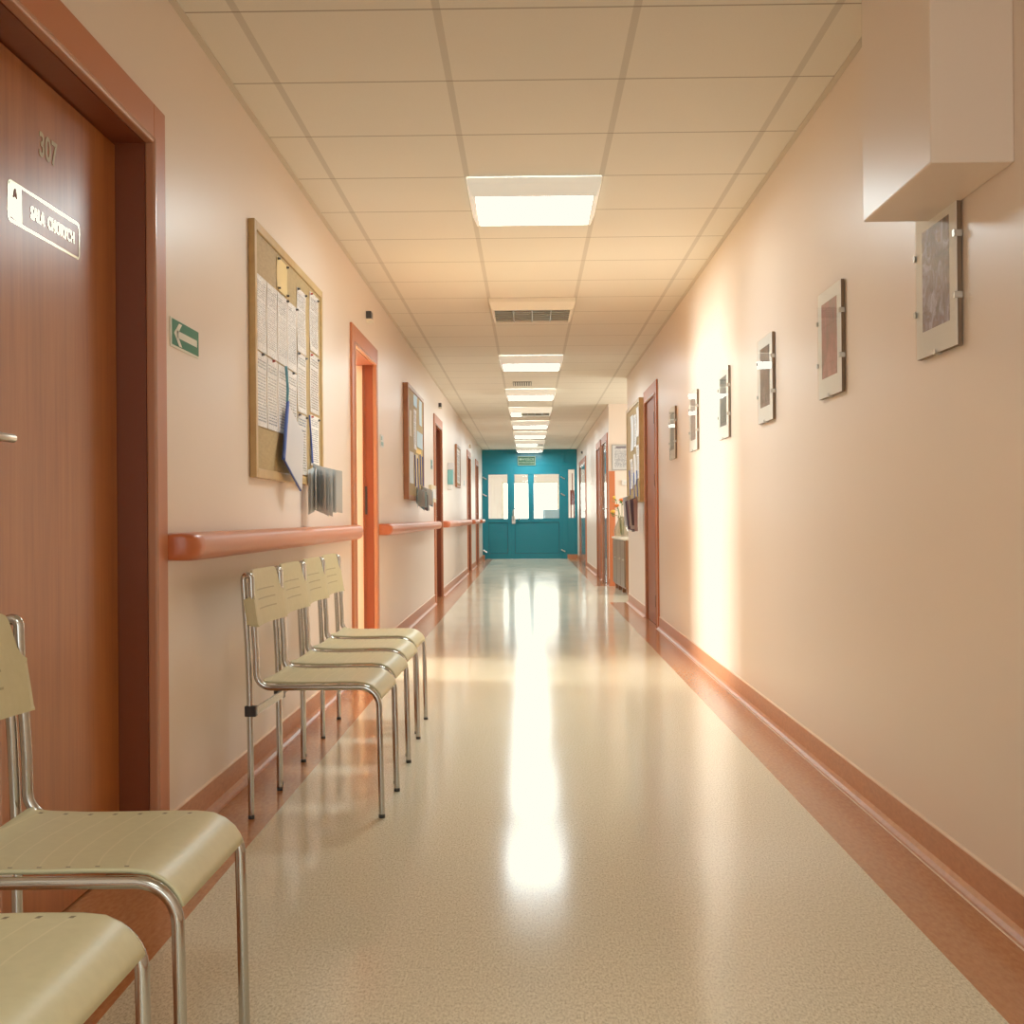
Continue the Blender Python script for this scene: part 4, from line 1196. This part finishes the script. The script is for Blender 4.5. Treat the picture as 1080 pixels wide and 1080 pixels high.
# ------------------------------------------------------------------ exit sign over the blue doors
ex = empty('exit_sign', (-0.036, yf, 2.205)); tag(ex, 'green emergency exit sign in Polish above the blue double doors', 'sign')
b = MB(); b.box(-0.198, 0.198, -0.030, -0.001, -0.098, 0.098); b.build('sign_frame', M['exit_white'], ex, bevel=0.002)
b = MB(); b.box(-0.186, 0.186, -0.0315, -0.030, -0.086, 0.086); b.build('green_field', M['exit_green'], ex)
text_mesh('sign_lettering', 'WYJ\u015aCIE', 0.072, M['exit_white'], on_end(0.03, -0.0325, 0.028), ex, bold=0.001)
text_mesh('sign_lettering', 'EWAKUACYJNE', 0.050, M['exit_white'], on_end(0.0, -0.0325, -0.040), ex, bold=0.0008)
b = MB(); b.add([(-0.165, -0.0325, 0.012), (-0.115, -0.0325, 0.012), (-0.115, -0.0325, 0.055), (-0.165, -0.0325, 0.055)], [(0, 1, 2, 3)]); b.build('pictogram', M['exit_white'], ex)

# ------------------------------------------------------------------ world, camera, colour
w = bpy.data.worlds.new('world'); SC.world = w; w.use_nodes = True
bg = w.node_tree.nodes['Background']; bg.inputs[0].default_value = (1.0, 0.95, 0.85, 1); bg.inputs[1].default_value = 0.3

cam = bpy.data.cameras.new('camera'); cam.sensor_width = 36.0; cam.sensor_fit = 'HORIZONTAL'
cam.lens = 1286.47 * 36.0 / 1080.0
cam.clip_start = 0.05; cam.clip_end = 100
co = bpy.data.objects.new('camera', cam); COL.objects.link(co)
YAW, PIT, ROL = 0.0136, 0.0043, -0.0082
co.matrix_world = Matrix.Translation((0, 0, 0.943)) @ Matrix.Rotation(YAW, 4, 'Z') @ Matrix.Rotation(PI/2 + PIT, 4, 'X') @ Matrix.Rotation(ROL, 4, 'Z')
SC.camera = co

SC.view_settings.view_transform = 'Standard'
SC.view_settings.look = 'None'
SC.view_settings.exposure = 0.0
SC.view_settings.gamma = 1.15
SC.view_settings.use_curve_mapping = True
cmv = SC.view_settings.curve_mapping
cmv.extend = 'HORIZONTAL'
pt = cmv.curves[2].points.new(0.75, 0.715)
cmv.curves[2].points[-1].location = (1.0, 0.86)
for p_ in cmv.curves[2].points: p_.handle_type = 'VECTOR'
cmv.update()
cy = SC.cycles
cy.use_denoising = True
cy.max_bounces = 14; cy.diffuse_bounces = 10; cy.glossy_bounces = 5; cy.transmission_bounces = 6; cy.transparent_max_bounces = 12
cy.sample_clamp_indirect = 8.0
cy.caustics_reflective = False; cy.caustics_refractive = False
